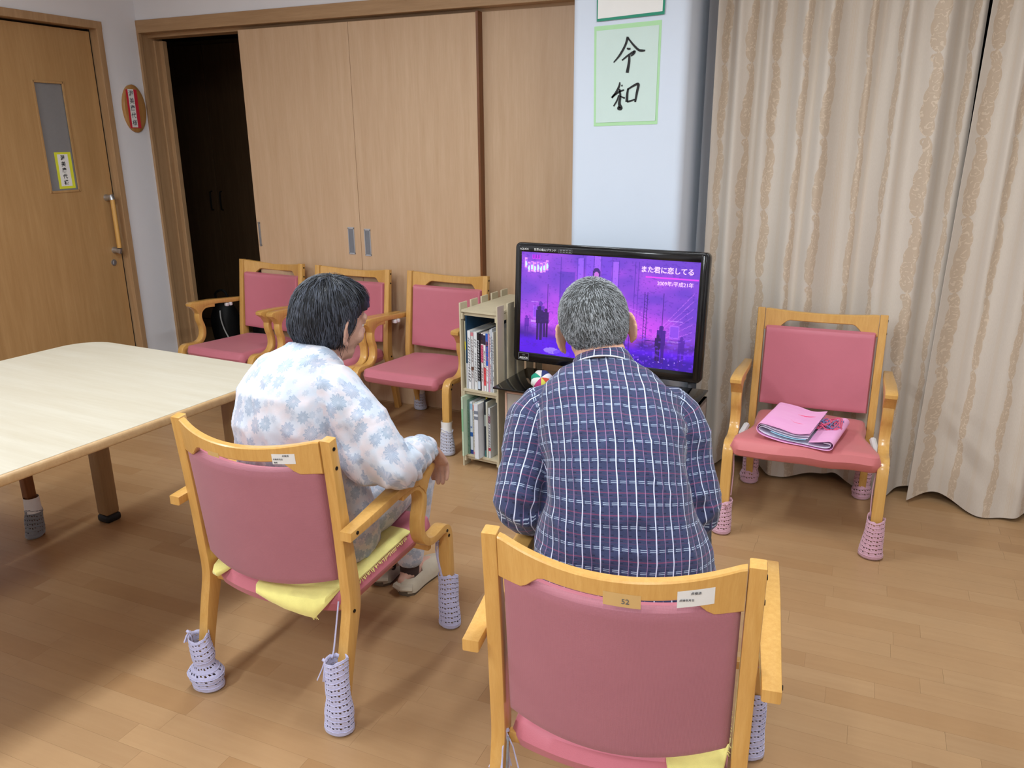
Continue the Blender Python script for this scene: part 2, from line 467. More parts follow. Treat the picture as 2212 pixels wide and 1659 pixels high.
_fontcache = {}
def text_bm(s, size, mtx, depth=.0006, bold=0.0, spacing=1.0, align='CENTER'):
    key = (s, size, depth, bold, spacing, align)
    if key not in _fontcache:
        cu = bpy.data.curves.new('t', 'FONT'); cu.body = s; cu.size = size; cu.extrude = depth; cu.offset = bold
        cu.align_x = align; cu.align_y = 'CENTER'; cu.space_line = spacing; cu.resolution_u = 4
        o = bpy.data.objects.new('t', cu); C.objects.link(o)
        dg = bpy.context.evaluated_depsgraph_get()
        me = bpy.data.meshes.new_from_object(o.evaluated_get(dg))
        bpy.data.objects.remove(o); bpy.data.curves.remove(cu)
        _fontcache[key] = me
    bm = bmesh.new(); bm.from_mesh(_fontcache[key])
    for f in bm.faces: f.material_index = 0
    bm.transform(mtx)
    return bm

def face_mtx(origin, right, up):
    """text-plane matrix: x along right, y along up, z out of the plane"""
    r = V(right).normalized(); u = V(up).normalized(); n = r.cross(u)
    m = Matrix((r, u, n)).transposed().to_4x4(); m.translation = V(origin); return m

# ================================================================== SETTING
YW = 3.777          # sliding-door plane
XL = -3.982         # left wall plane
# ---- floor: planks run along x
def build_floor():
    bm = bx(-6.2, 3.0, -3.0, 6.2, -.06, -.004)
    fl = struct('floor', bm, M['sub_floor'])
    random.seed(11)
    RW = .0705; planks = []
    y = -0.9; row = 0
    yaw, pit = radians(23.529), radians(16.908)
    while y < 4.9:
        x = -4.9 + random.uniform(-.5, 0)
        while x < 2.2:
            L = random.choice((.30, .42, .54, .66))
            planks.append((x, y, L)); x += L
        y += RW; row += 1
    f = V((-sin(yaw)*cos(pit), cos(yaw)*cos(pit), -sin(pit))); rt = V((cos(yaw), sin(yaw), 0)); up = rt.cross(f)
    def vis(p):
        cx, cy = p[0]+p[2]/2, p[1]+RW/2
        d = V((cx, cy, -1.45)); z = d.dot(f)
        if z < .3: return None
        px, py = 1106+1736*d.dot(rt)/z, 829-1736*d.dot(up)/z
        if -150 < px < 2362 and 0 < py < 1750 and cy < 3.75 and cx > -4:
            return z
        return None
    def under_table(p): return -2.75 < p[0] < -2.0 and p[1] < 1.2
    cand = [(vis(p), p) for p in planks]
    ind = sorted([(z, p) for z, p in cand if z is not None and not under_table(p)], key=lambda q: q[0])[:300]
    near = {(p[0], p[1]) for z, p in ind}
    meshes = {}
    for L in (.30, .42, .54, .66):
        b = bmesh.new(); g = .0002
        z1 = 0.0; e = .0012
        box(b, g, L-g, g, RW-g, -.004, z1)
        me = bpy.data.meshes.new('plank'); b.to_mesh(me); b.free(); me.materials.append(M['plank']); meshes[L] = me
    rest = bmesh.new()
    for x, y, L in planks:
        if (x, y) in near:
            o = bpy.data.objects.new('plank', meshes[L]); C.objects.link(o); o.parent = fl; o.location = (x, y, 0)
    # joined remainder: per-board colour comes from noise, geometry stays real
    for x, y, L in planks:
        if (x, y) not in near: box(rest, x+.0002, x+L-.0002, y+.0002, y+RW-.0002, -.004, 0)
    o = obj('planks', rest, M['plank_rest'], fl, smooth=False); o['kind'] = 'stuff'
def plank_rest_mat():
    t = NT('wood_floor_boards_far')
    geo = t.n('ShaderNodeNewGeometry')
    mp = t.n('ShaderNodeMapping', ins={'Vector': geo.outputs['Position'], 'Scale': (2.2, 34, 34)})
    g = t.noise(mp.outputs[0], 1.6, 5, .65)
    rnd = geo.outputs['Random Per Island']
    base = t.ramp(rnd, [(0, rgb(164, 127, 88)), (.3, rgb(175, 141, 103)), (.8, rgb(180, 147, 109)), (1, rgb(170, 134, 96))])
    c = t.mix(t.math('MULTIPLY', g, .55), base, rgb(150, 110, 73))
    t.set(base=c, rough=.36, spec=.35)
    return t.m
M['plank_rest'] = plank_rest_mat()
build_floor()

struct('ceiling', bx(-6.2, 3.0, -3.0, 6.2, CEIL, CEIL+.05), M['ceiling'])

# left wall with a doorway y 2.45..3.48, z 0..2.05
DY0, DY1 = 2.52, 3.476
bm = bmesh.new()
box(bm, XL-.15, XL, -3.0, DY0, 0, CEIL); box(bm, XL-.15, XL, DY0, DY1, 2.05, CEIL); box(bm, XL-.15, XL, DY1, YW-.01, 0, CEIL)
struct('wall_left', bm, M['wall'])
bm = bmesh.new()
t_ = .012
box(bm, XL-.15, XL+t_, DY1-.002, DY1+.035, 0, 2.087, bevel=.002)
box(bm, XL-.15, XL+t_, DY0-.035, DY0+.002, 0, 2.087, bevel=.002)
struct('trim_1', bm, M['trim'])
bm = bx(XL-.15, XL+t_+.001, DY0-.036, DY1+.036, 2.048, 2.088, bevel=.002)
struct('trim_2', bm, M['trim'])
# room door (slides), set back in the frame
d1 = struct('door_1', bmesh.new(), M['room_door'])
bm = bmesh.new()
dx0, dx1 = XL-.075, XL-.04
wy0, wy1, wz0, wz1 = 3.075, 3.25, 1.20, 1.76
box(bm, dx0, dx1, DY0, wy0, .01, 2.035); box(bm, dx0, dx1, wy1, DY1-.012, .01, 2.035)
box(bm, dx0, dx1, wy0, wy1, .01, wz0); box(bm, dx0, dx1, wy0, wy1, wz1, 2.035)
bm.to_mesh(d1.data); bm.free()
gl = plain('frosted_pane', rgb(132, 132, 134), .35, .05, 60, .3)
obj('window_pane', bx(dx0+.01, dx1-.008, wy0, wy1, wz0, wz1), gl, d1, False)
bm = bmesh.new()
for a in ((wy0-.006, wy0+.006, wz0-.006, wz1+.006), (wy1-.006, wy1+.006, wz0-.006, wz1+.006)):
    box(bm, dx1-.004, dx1+.004, a[0], a[1], a[2], a[3], bevel=.0015)
for z in (wz0, wz1): box(bm, dx1-.004, dx1+.004, wy0, wy1, z-.006, z+.006, bevel=.0015)
obj('window_bead', bm, M['room_door'], d1, False)
bm = bmesh.new(); hx = dx1+.045
tube(bm, [(hx, 3.418, z) for z in (.865, .95, 1.05, 1.145)], .013, 12)
hb = obj('handle_bar', bm, M['chair_wood'], d1)
for z in (.85, 1.15):
    bm = bmesh.new()
    tube(bm, [(dx1, 3.418, z), (dx1+.02, 3.418, z), (hx-.004, 3.418, z+(.006 if z > 1 else -.006)), (hx, 3.418, z+(-.012 if z > 1 else .012))], [.020, .015, .016, .0155], 12)
    obj('handle_bracket', bm, M['steel'], hb)
bm = bmesh.new(); disc(bm, (dx1-.001, 3.40, .78), (1, 0, 0), .018, .006); box(bm, dx1, dx1+.010, 3.395, 3.405, .772, .79)
obj('lock', bm, M['steel'], d1)
# black strip standing in for the shade in the gap behind the door edge
struct('door_gap_shade', bx(XL-.15, XL-.045, DY1-.014, DY1-.001, 0, 2.048), M['black_matt'])

# back wall: opening x -3.97..-1.30, z 0..2.05 ; white above
OX0, OX1, LZ = XL, -1.0, 2.055
bm = bmesh.new()
box(bm, XL-.15, OX1+.4, YW-.012, YW+.14, LZ+.06, CEIL)
struct('wall_back', bm, M['wall'])
bm = bx(OX0, OX1, YW-.022, YW+.14, LZ, LZ+.068, bevel=.002); struct('trim_4', bm, M['trimx'])
# left jamb: three stepped uprights (receding reveal)
bm = bmesh.new()
box(bm, OX0, OX0+.016, YW-.022, YW+.0, 0, LZ, bevel=.0015)
box(bm, OX0-.06, OX0+.010, YW, YW+.155, 0, LZ)
struct('trim_5', bm, M['trim'])
bm = bmesh.new()
box(bm, OX0+.010, OX0+.022, YW+.085, YW+.118, 0, LZ-.03, bevel=.002)
box(bm, OX0+.010, OX0+.05, YW+.118, YW+.15, 0, LZ-.03, bevel=.002)
struct('trim_6', bm, M['trim'])
# closet head (dim track above)
struct('trim_7', bx(OX0, OX1, YW+.05, YW+.14, LZ-.018, LZ+.001), M['trimx'])

def slide_door(name, x0, x1, y0, y1, z1, handles, recess=0):
    d = struct(name, bx(x0, x1, y0, y1, .006, z1, bevel=.0012), M['door_wood'])
    for (hx0, hx1, hz0, hz1) in handles:
        b = bmesh.new(); t = .0045
        box(b, hx0, hx0+t, y0-.003, y0+.002, hz0, hz1); box(b, hx1-t, hx1, y0-.003, y0+.002, hz0, hz1)
        box(b, hx0, hx1, y0-.003, y0+.002, hz0-t, hz0+t); box(b, hx0, hx1, y0-.003, y0+.002, hz1-t, hz1+t)
        h = obj('handle_plate', b, M['steel'], d, False)
        obj('handle_recess', bx(hx0+t, hx1-t, y0-.0006, y0+.001, hz0+t, hz1-t), M['steel_dark'], h, False)
    return d
slide_door('door_2', -3.262, -2.5485, YW, YW+.035, 2.035, [(-3.279+.028, -3.279+.043, .868, 1.0), (-2.628, -2.587, .85, .99)])
slide_door('door_3', -2.5465, -1.815, YW, YW+.035, 2.035, [(-2.522, -2.482, .845, .985)])
slide_door('door_4', -1.90, -1.0, YW+.046, YW+.08, 2.04, [])
struct('trim_8', bx(-1.818, -1.806, YW-.002, YW+.046, .006, 2.04), M['brown_wood'])
struct('baseboard_back', bx(OX0, OX1, YW-.004, YW+.1, 0, .006), M['trimx'])

# column between doors and window
def rounded_column():
    x0, x1, y0, y1, r = -1.176, -.700, 3.34, 3.80, .035
    poly = [(x0, y1), (x0, y0+r)]
    for k in range(7):
        a = pi + k/6*pi/2; poly.append((x0+r+r*cos(a), y0+r+r*sin(a)))
    for k in range(7):
        a = 1.5*pi + k/6*pi/2; poly.append((x1-r+r*cos(a), y0+r+r*sin(a)))
    poly.append((x1, y1))
    b = bmesh.new(); prism(b, poly, 0, CEIL, 'z'); return b
o = struct('wall_column', rounded_column(), M['column'], smooth=True)
# window wall behind the curtain
WY = 3.74
bm = bmesh.new()
box(bm, -.71, 3.0, WY, WY+.15, 0, .35); box(bm, -.71, 3.0, WY, WY+.15, 2.2, CEIL); box(bm, 2.4, 3.0, WY, WY+.15, .35, 2.2)
struct('wall_window', bm, M['wall'])
wn = struct('window_1', bmesh.new(), M['steel'])
b = bmesh.new()
for x in (-.700, -.10, .85, 1.8): box(b, x, x+.045, WY-.02, WY+.04, .35, 2.2, bevel=.002)
box(b, -.700, 2.4, WY-.02, WY+.04, .33, .375, bevel=.002); box(b, -.700, 2.4, WY-.02, WY+.04, 2.165, 2.21, bevel=.002)
b.to_mesh(wn.data); b.free(); wn.data.materials.clear(); wn.data.materials.append(M['wall'])
gp = plain('night_window_glass', rgb(26, 30, 38), .08, .1, 10, 0)
for x in (-.655, -.055, .895, 1.845):
    obj('window_pane', bx(x, x+(.555 if x < -.5 else .905 if x < 1.8 else .555), WY+.005, WY+.012, .375, 2.165), gp, wn, False)

# right wall, wall behind the camera
struct('wall_right', bx(2.45, 2.6, -3.0, 4.2, 0, CEIL), M['wall'])
struct('wall_rear', bx(-4.2, 2.6, -3.0, -2.85, 0, CEIL), M['wall'])
# dim room beyond the sliding doors
bm = bmesh.new()
box(bm, -6.2, -6.05, 3.93, 5.6, 0, CEIL); box(bm, -6.2, -.7, 5.45, 5.6, 0, CEIL)
box(bm, -6.2, XL-.05, 3.79, 3.93, 0, CEIL); box(bm, -1.2, -.70, 3.80, 5.6, 0, CEIL)
struct('wall_inner_room', bm, M['dark_wall'])
struct('ceiling_inner_room', bx(-6.05, -1.2, YW+.14, 5.45, 2.28, 2.33), M['dark_wall'])

# ================================================================== CEILING LAMPS (outside the frame, light the room)
em = NT('lamp_diffuser'); em.set(base=(1, 1, 1, 1), emis=(.93, .96, 1, 1), emi=3.0)
for i, (x, y, L, Wd, rz, pw) in enumerate(LIGHTS):
    lab = ['white ceiling light panel above the woman', 'white ceiling light panel nearest the room door', 'white ceiling light panel above the man and television',
           'white ceiling light panel behind the viewer on the left', 'white ceiling light panel behind the viewer on the right', 'white ceiling light panel nearest the right wall'][i]
    t = empty('ceiling_light', (x, y, CEIL), rz, label=lab, cat='ceiling light', group='ceiling light panels')
    b = bmesh.new()
    for a in ((-L/2, L/2, -Wd/2, -Wd/2+.02), (-L/2, L/2, Wd/2-.02, Wd/2), (-L/2, -L/2+.02, -Wd/2, Wd/2), (L/2-.02, L/2, -Wd/2, Wd/2)):
        box(b, x+a[0], x+a[1], y+a[2], y+a[3], CEIL-.025, CEIL-.0005)
    obj('frame', b, M['lamp_body'], t, False)
    obj('diffuser', bx(x-L/2+.02, x+L/2-.02, y-Wd/2+.02, y+Wd/2-.02, CEIL-.012, CEIL-.001), em.m, t, False)
    ld = bpy.data.lights.new('panel_glow', 'AREA'); ld.shape = 'RECTANGLE'; ld.size = L-.06; ld.size_y = Wd-.06
    ld.energy = pw; ld.color = (.87, .95, 1.0)
    lo = bpy.data.objects.new('panel_glow', ld); C.objects.link(lo); lo.parent = t; lo.location = (0, 0, -.028)

# ================================================================== CARE CHAIRS
CH = dict(pf=.225, po=.243, H=.788, yT=-.248, yb=-.280, ao=.284, ai=.244, zr=.558, zf=.587, yf=.151, kz=.364, ky=.231, fy=.243, zk=.334, yk=-.202)
def rail_y(x):            # backward bow of rail and pad
    return -.062*(1-(x/.215)**2)
def chair_meshes():
    D = {}
    W2 = .0145
    def add(name, bm, mat, sm=True):
        me = bpy.data.meshes.new(name); bm.to_mesh(me); bm.free(); me.materials.append(mat)
        if sm:
            me.polygons.foreach_set('use_smooth', [True]*len(me.polygons))
            try: me.set_sharp_from_angle(angle=radians(35))
            except Exception: pass
        D.setdefault(name, []).append(me); return me
    # rear legs / back posts: bent plank seen from the side
    cen = [(-.282, 0), (-.262, .10), (-.232, .22), (-.209, .30), (-.203, .345), (-.206, .40), (-.222, .56), (-.240, .72), (-.248, .788)]
    cen = [tuple(p) for p in spline(cen, 3)]
    wd = [(.032+.016*exp(-((z-.36)/.17)**2)) - .004*max(0, (z-.6)/.19) for y, z in cen]
    poly = ribbon(cen, wd)
    for s in (-1, 1):
        bm = bmesh.new()
        prism(bm, poly, -W2, W2, 'x', bevel=.003)
        for v in bm.verts:
            v.co.x += s*(.2265+.002*min(1, v.co.z/.78))
        add('post', bm, M['chair_wood'])
    # S-bend: underside of arm -> down -> forward -> front leg
    path = [(-.02, .553), (.02, .5565), (.055, .553), (.082, .534), (.092, .505), (.088, .475), (.078, .448), (.074, .418), (.080, .388), (.100, .364), (.132, .352), (.165, .352), (.200, .354), (.222, .344), (.232, .318), (.235, .27), (.237, .15), (.243, 0)]
    path = [tuple(p) for p in spline(path, 4)]
    wd = [.024 if i < len(path)*.75 else .030 for i in range(len(path))]
    wd = [.024+.006*min(1, max(0, (i/len(path)-.6)/.2)) for i in range(len(path))]
    poly = ribbon(path, wd)
    for s in (-1, 1):
        bm = bmesh.new(); prism(bm, poly, s*.246 if s < 0 else .246, s*.284 if s < 0 else .284, 'x', bevel=.0028)
        add('front_leg', bm, M['chair_wood'])
    # wedge under the arm tip
    # armrests
    for s in (-1, 1):
        bm = bmesh.new()
        top = [(-.262, .562), (-.20, .566), (-.10, .576), (0, .586), (.09, .590), (.140, .590), (.152, .583)]
        bot = [(.150, .570), (.118, .548), (.096, .512), (.086, .528), (.06, .552), (.02, .560), (-.05, .556), (-.15, .545), (-.262, .538)]
        prism(bm, top+bot, -.0215, .0215, 'x', bevel=.004)
        for v in bm.verts:
            f = min(1, max(0, (v.co.y+.26)/.25)); wdt = .78+.22*f
            v.co.x = s*(.2655 + v.co.x*wdt) + s*.002*(1-f)
        if s < 0: bmesh.ops.reverse_faces(bm, faces=bm.faces)
        add('armrest', bm, M['chair_wood'])
    # curved top rail with cut-away underside
    bm = bmesh.new(); N = 36; rows = []
    for i in range(N+1):
        x = -.212+.424*i/N; a = abs(x)
        zt = .786 - .012*exp(-(x/.13)**2) - (.010 if False else 0)
        zt = .784-.020*(1-min(1, a/.2)**2)
        e = min(1, max(0, (a-.118)/.05)); e = e*e*(3-2*e)
        zb = (.744-.016*(1-min(1, a/.2)**2))*(1-e) + .700*e
        y = -.247+rail_y(x); th = .011
        pr = []
        for (yy, zz) in ((-th, zt-.003), (-th+.003, zt), (th-.003, zt), (th, zt-.003), (th, zb+.003), (th-.003, zb), (-th+.003, zb), (-th, zb+.003)):
            sl = (zz-.70)*-.10
            pr.append(bm.verts.new((x, y+yy+sl+.004, zz)))
        rows.append(pr)
    for a, b in zip(rows, rows[1:]):
        for k in range(8): bm.faces.new((a[k], b[k], b[(k+1) % 8], a[(k+1) % 8]))
    bm.faces.new(rows[0]); bm.faces.new(rows[-1][::-1])
    bmesh.ops.recalc_face_normals(bm, faces=bm.faces)
    add('top_rail', bm, M['chair_wood'])
    # backrest pad
    def pad(name, zlo, zhi, front, mat):
        bm = bmesh.new(); NX, NZ = 36, 24; g = []
        for side in (0, 1):
            G = []
            for j in range(NZ+1):
                row = []
                tz = .6*(.5-.5*cos(pi*j/NZ))+.4*j/NZ
                for i in range(NX+1):
                    tx = .5*(.5-.5*cos(pi*i/NX))+.5*i/NX; x = -.208+.416*tx
                    dip = .012*(1-(x/.208)**2)
                    lo = zlo - .020*(1-(x/.208)**2)
                    z = lo + (zhi-lo-dip)*tz
                    edge = min(min(tx, 1-tx)*.416, min(tz, 1-tz)*(zhi-lo))
                    b = sqrt(max(0, 1-(1-min(1, edge/.016))**2))
                    y0 = -.2025 - (z-.36)*.105 + rail_y(x)*.92
                    th = (.024*b) if side else (-.019*b)
                    row.append(bm.verts.new((x, y0+th+.004, z)))
                G.append(row)
            g.append(G)
        for side in (0, 1):
            for j in range(NZ):
                for i in range(NX):
                    q = (g[side][j][i], g[side][j][i+1], g[side][j+1][i+1], g[side][j+1][i])
                    f = bm.faces.new(q if side == 0 else q[::-1])
                    f.material_index = 0 if side else 1
        bmesh.ops.remove_doubles(bm, verts=bm.verts, dist=.0004)
        bmesh.ops.recalc_face_normals(bm, faces=bm.faces)
        me = add(name, bm, mat[0]); me.materials.append(mat[1])
    pad('backrest', .395, .718, 0, (M['pink_vinyl'], M['pink_back']))
    # seat cushion
    def seat(mat, puff=0.0):
        bm = bmesh.new(); NX, NY = 28, 28; top = []; bot = []
        for j in range(NY+1):
            t = j/NY; rT, rB = [], []
            for i in range(NX+1):
                s = -cos(pi*i/NX)*.5 + (2*i/NX-1)*.5
                t = .5*(.5-.5*cos(pi*j/NY)) + .5*j/NY
                y = -.205 + .455*t
                hw = .208 + .010*t
                if y > .11: hw += .030*min(1, (y-.11)/.06)**2*0  # stays between the bends
                fr = .010*(1-s*s)*t
                r = .035
                ex = min((1-abs(s))*hw, min(t, 1-t)*.455)
                b = sqrt(max(0, 1-(1-min(1, ex/.028))**2))
                c = max(0, abs(s)-.86)/.14
                yy = y + fr - .046*(1-s*s)*max(0, 1-t/.4)**1.5 - (c**2*.02 if t > .5 else -c**2*.012)*abs(t-.5)*2
                z = .357 + .017*t - .004*sin(pi*t)*(1-s*s) + puff*(.012*noise.noise(V((s*2.1, t*2.3, 4))))
                rT.append(bm.verts.new((s*hw, yy, z-.036+.036*b)))
                rB.append(bm.verts.new((s*hw, yy, z-.036-.034*b)))
            top.append(rT); bot.append(rB)
        for G, fl in ((top, 0), (bot, 1)):
            for j in range(NY):
                for i in range(NX):
                    q = (G[j][i], G[j][i+1], G[j+1][i+1], G[j+1][i]); bm.faces.new(q[::-1] if fl else q)
        bmesh.ops.remove_doubles(bm, verts=bm.verts, dist=.0004)
        bmesh.ops.recalc_face_normals(bm, faces=bm.faces)
        return bm
    add('seat', seat(M['pink_vinyl']), M['pink_vinyl'])
    D['seat_cover'] = []
    # puffy slip cover, wider at the front
    bm = seat(None)
    for v in bm.verts:
        y = v.co.y; t = (y+.205)/.455
        bul = 1.02 + .17*max(0, min(1, (t-.55)/.3)) - .05*exp(-((t-.35)/.16)**2)
        v.co.x *= bul
        v.co.z += .010 + .007*noise.noise(V((v.co.x*9, v.co.y*9, 1))) + (.008*max(0, t-.5))
        v.co.y += .010*max(0, t-.5)
    me = add('seat_cover', bm, M['pink_cover'])
    # seat frame rails
    for s in (-1, 1):
        bm = bmesh.new(); box(bm, s*.185-.010, s*.185+.010, -.17, .165, .292, .318, bevel=.003)
        add('side_rail', bm, M['chair_wood'])
    bm = bmesh.new(); box(bm, -.250, .250, .155, .175, .298, .320, bevel=.003)
    add('front_rail', bm, M['chair_wood'])
    bm = bmesh.new(); box(bm, -.213, .213, -.205, -.188, .300, .325, bevel=.003)
    add('rear_rail', bm, M['chair_wood'])
    # bolts
    for s in (-1, 1):
        for (x, y, z) in ((.2432, -.247, .765), (.2432, -.242, .715), (.2425, -.213, .315), (.285, -.236, .553), (.2845, .212, .345), (.2845, .222, .325)):
            bm = bmesh.new(); disc(bm, (s*(x-.003), y, z), (s, 0, 0), .0052, .0045, 12, .0046); add('bolt', bm, M['bolt'])
    return D
CM = chair_meshes()

def sock_bm(cx, cy, h, r0=.029, r1=.036, lean=(0, 0), slump=0., seed=0, rows=None, cols=22):
    """crocheted tube with small open stitches around a chair leg foot"""
    rnd = random.Random(seed); rows = rows or int(h/.0078)
    bm = bmesh.new(); R = []
    for j in range(rows+1):
        t = j/rows; z = .002 + (h-.002)*t
        r = r0 + (r1-r0)*(1-t)**1.2 + slump*.008*exp(-((t-.28)/.1)**2) - slump*.005*exp(-((t-.48)/.08)**2)
        if j == 0: r *= .82
        ring = []
        for k in range(cols):
            a = 2*pi*(k+.5*(j % 2))/cols
            rr = r*(1+.05*sin(2*a+seed+t*3)+.03*sin(a+t*9+seed*2)+.012*rnd.uniform(-1, 1)) + (.0010 if j % 2 else -.0006)
            zz = z + (.006*sin(a+seed)+.004*sin(a*2+seed))*t*(1 if j else 0) + (.004*rnd.uniform(-1, 1) if j == rows else 0)
            ring.append(V((cx+lean[0]*(1-t)+cos(a)*rr*1.05, cy+lean[1]*(1-t)+sin(a)*rr*.92, zz)))
        R.append(ring)
    vs = [[bm.verts.new(p) for p in ring] for ring in R]
    for j in range(rows):
        for k in range(cols):
            k2 = (k+1) % cols; q = [vs[j][k], vs[j][k2], vs[j+1][k2], vs[j+1][k]]
            if 1 < j < rows-1 and j % 2 == 1 and rnd.random() < .88:
                c = (q[0].co+q[1].co+q[2].co+q[3].co)/4; sl = V((0, 0, .0012*(1 if k % 2 else -1)))
                inn = [bm.verts.new(c+(v.co-c)*.50+sl) for v in q]
                for a in range(4): bm.faces.new((q[a], q[(a+1) % 4], inn[(a+1) % 4], inn[a]))
            else: bm.faces.new(q)
    bm.faces.new(vs[0][::-1])
    bmesh.ops.recalc_face_normals(bm, faces=bm.faces)
    shell(bm, .0018)
    for j in range(2, rows+1, 2):
        c = sum(R[j], V())/cols
        pts = [c+(R[j][k % cols]-c)*1.02+V((0, 0, .0008*sin(k*2.1))) for k in range(cols+1)]
        tube(bm, pts, .0013 if j < rows else .0026, 5, caps=False)
    return bm

def tassel_bm(p, L=.04, seed=1):
    rnd = random.Random(seed); bm = bmesh.new()
    for i in range(6):
        d = V((rnd.uniform(-.4, .4), rnd.uniform(-.6, .1), -1)).normalized()
        pts = [V(p), V(p)+d*L*.4+V((rnd.uniform(-.005, .005), 0, 0)), V(p)+d*L]
        tube(bm, pts, .0016, 5)
    tube(bm, [V(p)+V((-.006, 0, .003)), V(p), V(p)+V((.006, 0, .003))], .004, 6)
    return bm

FOOT = {'FL': (-.265, .243), 'FR': (.265, .243), 'RL': (-.2265, -.281), 'RR': (.2265, -.281)}
def make_chair(x, y, rz, label, socks=None, seat='seat', group='pink upholstered wooden armchairs'):
    t = empty('armchair', (x, y, 0), rz, label=label, cat='chair', group=group)
    part = {}
    def put(key, name=None, idx=0, par=None):
        o = bpy.data.objects.new(name or key, CM[key][idx]); C.objects.link(o); o.parent = par or t; return o
    part['RL'] = put('post', 'rear_leg', 0); part['RR'] = put('post', 'rear_leg', 1)
    part['FL'] = put('front_leg', 'front_leg', 0); part['FR'] = put('front_leg', 'front_leg', 1)
    put('armrest', None, 0); put('armrest', None, 1)
    put('top_rail', 'backrest_rail'); put('backrest')
    put(seat, 'seat'); put('side_rail', None, 0); put('side_rail', None, 1); put('front_rail'); put('rear_rail')
    n = len(CM['bolt'])
    for i in range(n): put('bolt', 'bolt', i)
    for k, s in (socks or {}).items():
        fx, fy = FOOT[k]
        s = dict(s); mat = s.pop('mat'); tape = s.pop('tape', 0); lab = s.pop('label')
        bm = sock_bm(fx, fy, **s)
        me = bpy.data.meshes.new('crochet_sock'); bm.to_mesh(me); bm.free()
        o = link('crochet_sock', me, part[k], True, M[mat]); o['label'] = lab
        if tape:
            b = bmesh.new()
            tube(b, [(fx, fy-.000, s['h']-.004), (fx, fy, s['h']+.02), (fx, fy-.001, s['h']+.045)], [.028, .0255, .027], 14, caps=False)
            for v in b.verts: v.co += V((noise.noise(v.co*60), noise.noise(v.co*60+V((9, 1, 2))), 0))*.004
            me = bpy.data.meshes.new('sock_tape'); b.to_mesh(me); b.free()
            link('sock_tape', me, part[k], True, M['tape_white'])
    return t, part

def child_local(name, bm, mat, par, smooth=True):
    me = bpy.data.meshes.new(name); bm.to_mesh(me); bm.free()
    o = link(name, me, par, smooth, mat)
    if smooth: me.set_sharp_from_angle(angle=radians(40))
    return o

LAV = lambda h, seed, **k: dict(h=h, seed=seed, mat='yarn_lavender', label='lavender crocheted leg sock', **k)
PNK = lambda h, seed, **k: dict(h=h, seed=seed, mat='yarn_pink', label='dusty pink crocheted leg sock', **k)
POSE = dict(lady=(-1.321, 1.680, .002), man=(-.357, 1.442, .126), right=(-.118, 3.128, 3.155), c3=(-1.98, 3.443, 3.088), c2=(-2.556, 3.443, 3.135), c1=(-3.154, 3.475, 3.060))
ch_lady, pl = make_chair(*POSE['lady'], 'pink padded wooden armchair holding the woman in floral pyjamas',
    dict(RL=LAV(.165, 1, slump=1.4, lean=(.010, .004), r1=.042), RR=LAV(.215, 2, r1=.038, slump=.3, lean=(-.006, 0)), FR=LAV(.180, 3, r1=.035), FL=LAV(.115, 4)))
ch_man, pm = make_chair(*POSE['man'], 'pink padded wooden armchair in the foreground holding the man in the plaid shirt',
    dict(RL=LAV(.12, 5), RR=LAV(.12, 6), FR=LAV(.20, 7, r1=.034), FL=LAV(.12, 8)))
ch_right, pr_ = make_chair(*POSE['right'], 'pink armchair in front of the curtain with a folded pink bag on its seat',
    dict(FL=PNK(.155, 9, r1=.040, lean=(.006, 0)), FR=PNK(.135, 10, r1=.037, lean=(.003, .004)), RL=PNK(.13, 11, r1=.036, slump=.6), RR=PNK(.13, 12, slump=.5)), seat='seat_cover')
ch_c3, p3 = make_chair(*POSE['c3'], 'empty pink armchair by the sliding doors, right beside the bookshelf',
    dict(FL=dict(h=.125, seed=13, mat='yarn_white', tape=1, label='white and grey crocheted leg sock', r1=.036), RR=dict(h=.10, seed=14, mat='yarn_white', tape=1, label='white and grey crocheted leg sock'), FR=LAV(.12, 15)))
ch_c2, p2 = make_chair(*POSE['c2'], 'empty pink armchair by the sliding doors, half hidden behind the woman\'s head')
ch_c1, p1 = make_chair(*POSE['c1'], 'empty pink armchair in front of the dark doorway, beside the table')
# white tie tapes / felt behind the seat cover of the right chair
for s in (-1, 1):
    b = bmesh.new(); tube(b, spline([V((s*.238, .20, .352)), V((s*.250, .15, .330)), V((s*.246, .05, .325)), V((s*.236, -.08, .33))], 5), .013, 8)
    child_local('cover_edging', b, M['tape_white'], ch_right)['label'] = 'white gathered edge of the seat cover'
# clear plastic clips under two armrests
M['clip'] = plain('clear_plastic_clip', rgb(222, 220, 222), .3, .05, 30, 0)
for c_ in (ch_c3, ch_c1):
    for yy in (-.145, -.118):
        b = bmesh.new(); box(b, .238, .262, yy, yy+.016, .528, .547, bevel=.004); child_local('clip', b, M['clip'], c_)
# strings running down from seats to socks
def string(ch, pts, mat='yarn_lavender', r=.0022, name='sock_string'):
    b = bmesh.new(); tube(b, spline(pts, 4), r, 6); return child_local(name, b, M[mat], ch)
string(pl['RR'], [V((.205, -.225, .34)), V((.205, -.245, .27)), V((.206, -.262, .22)), V((.205, -.270, .205))])
string(pl['FR'], [V((.252, .222, .335)), V((.246, .218, .25)), V((.253, .222, .20)), V((.258, .222, .178))])
string(pl['FR'], [V((.244, .222, .335)), V((.240, .218, .27)), V((.247, .222, .21)), V((.254, .222, .178))])
child_local('knot', tassel_bm((.246, .216, .30), .014, 3), M['yarn_lavender'], pl['FR'])
child_local('sock_tie', tassel_bm((-.258, -.285, .168), .03, 4), M['yarn_lavender'], pl['RL'])
child_local('sock_tie', tassel_bm((.196, -.288, .205), .05, 6), M['yarn_lavender'], pl['RR'])
child_local('sock_tie', tassel_bm((-.215, -.215, .335), .085, 5), M['yarn_lavender'], pm['RL'])
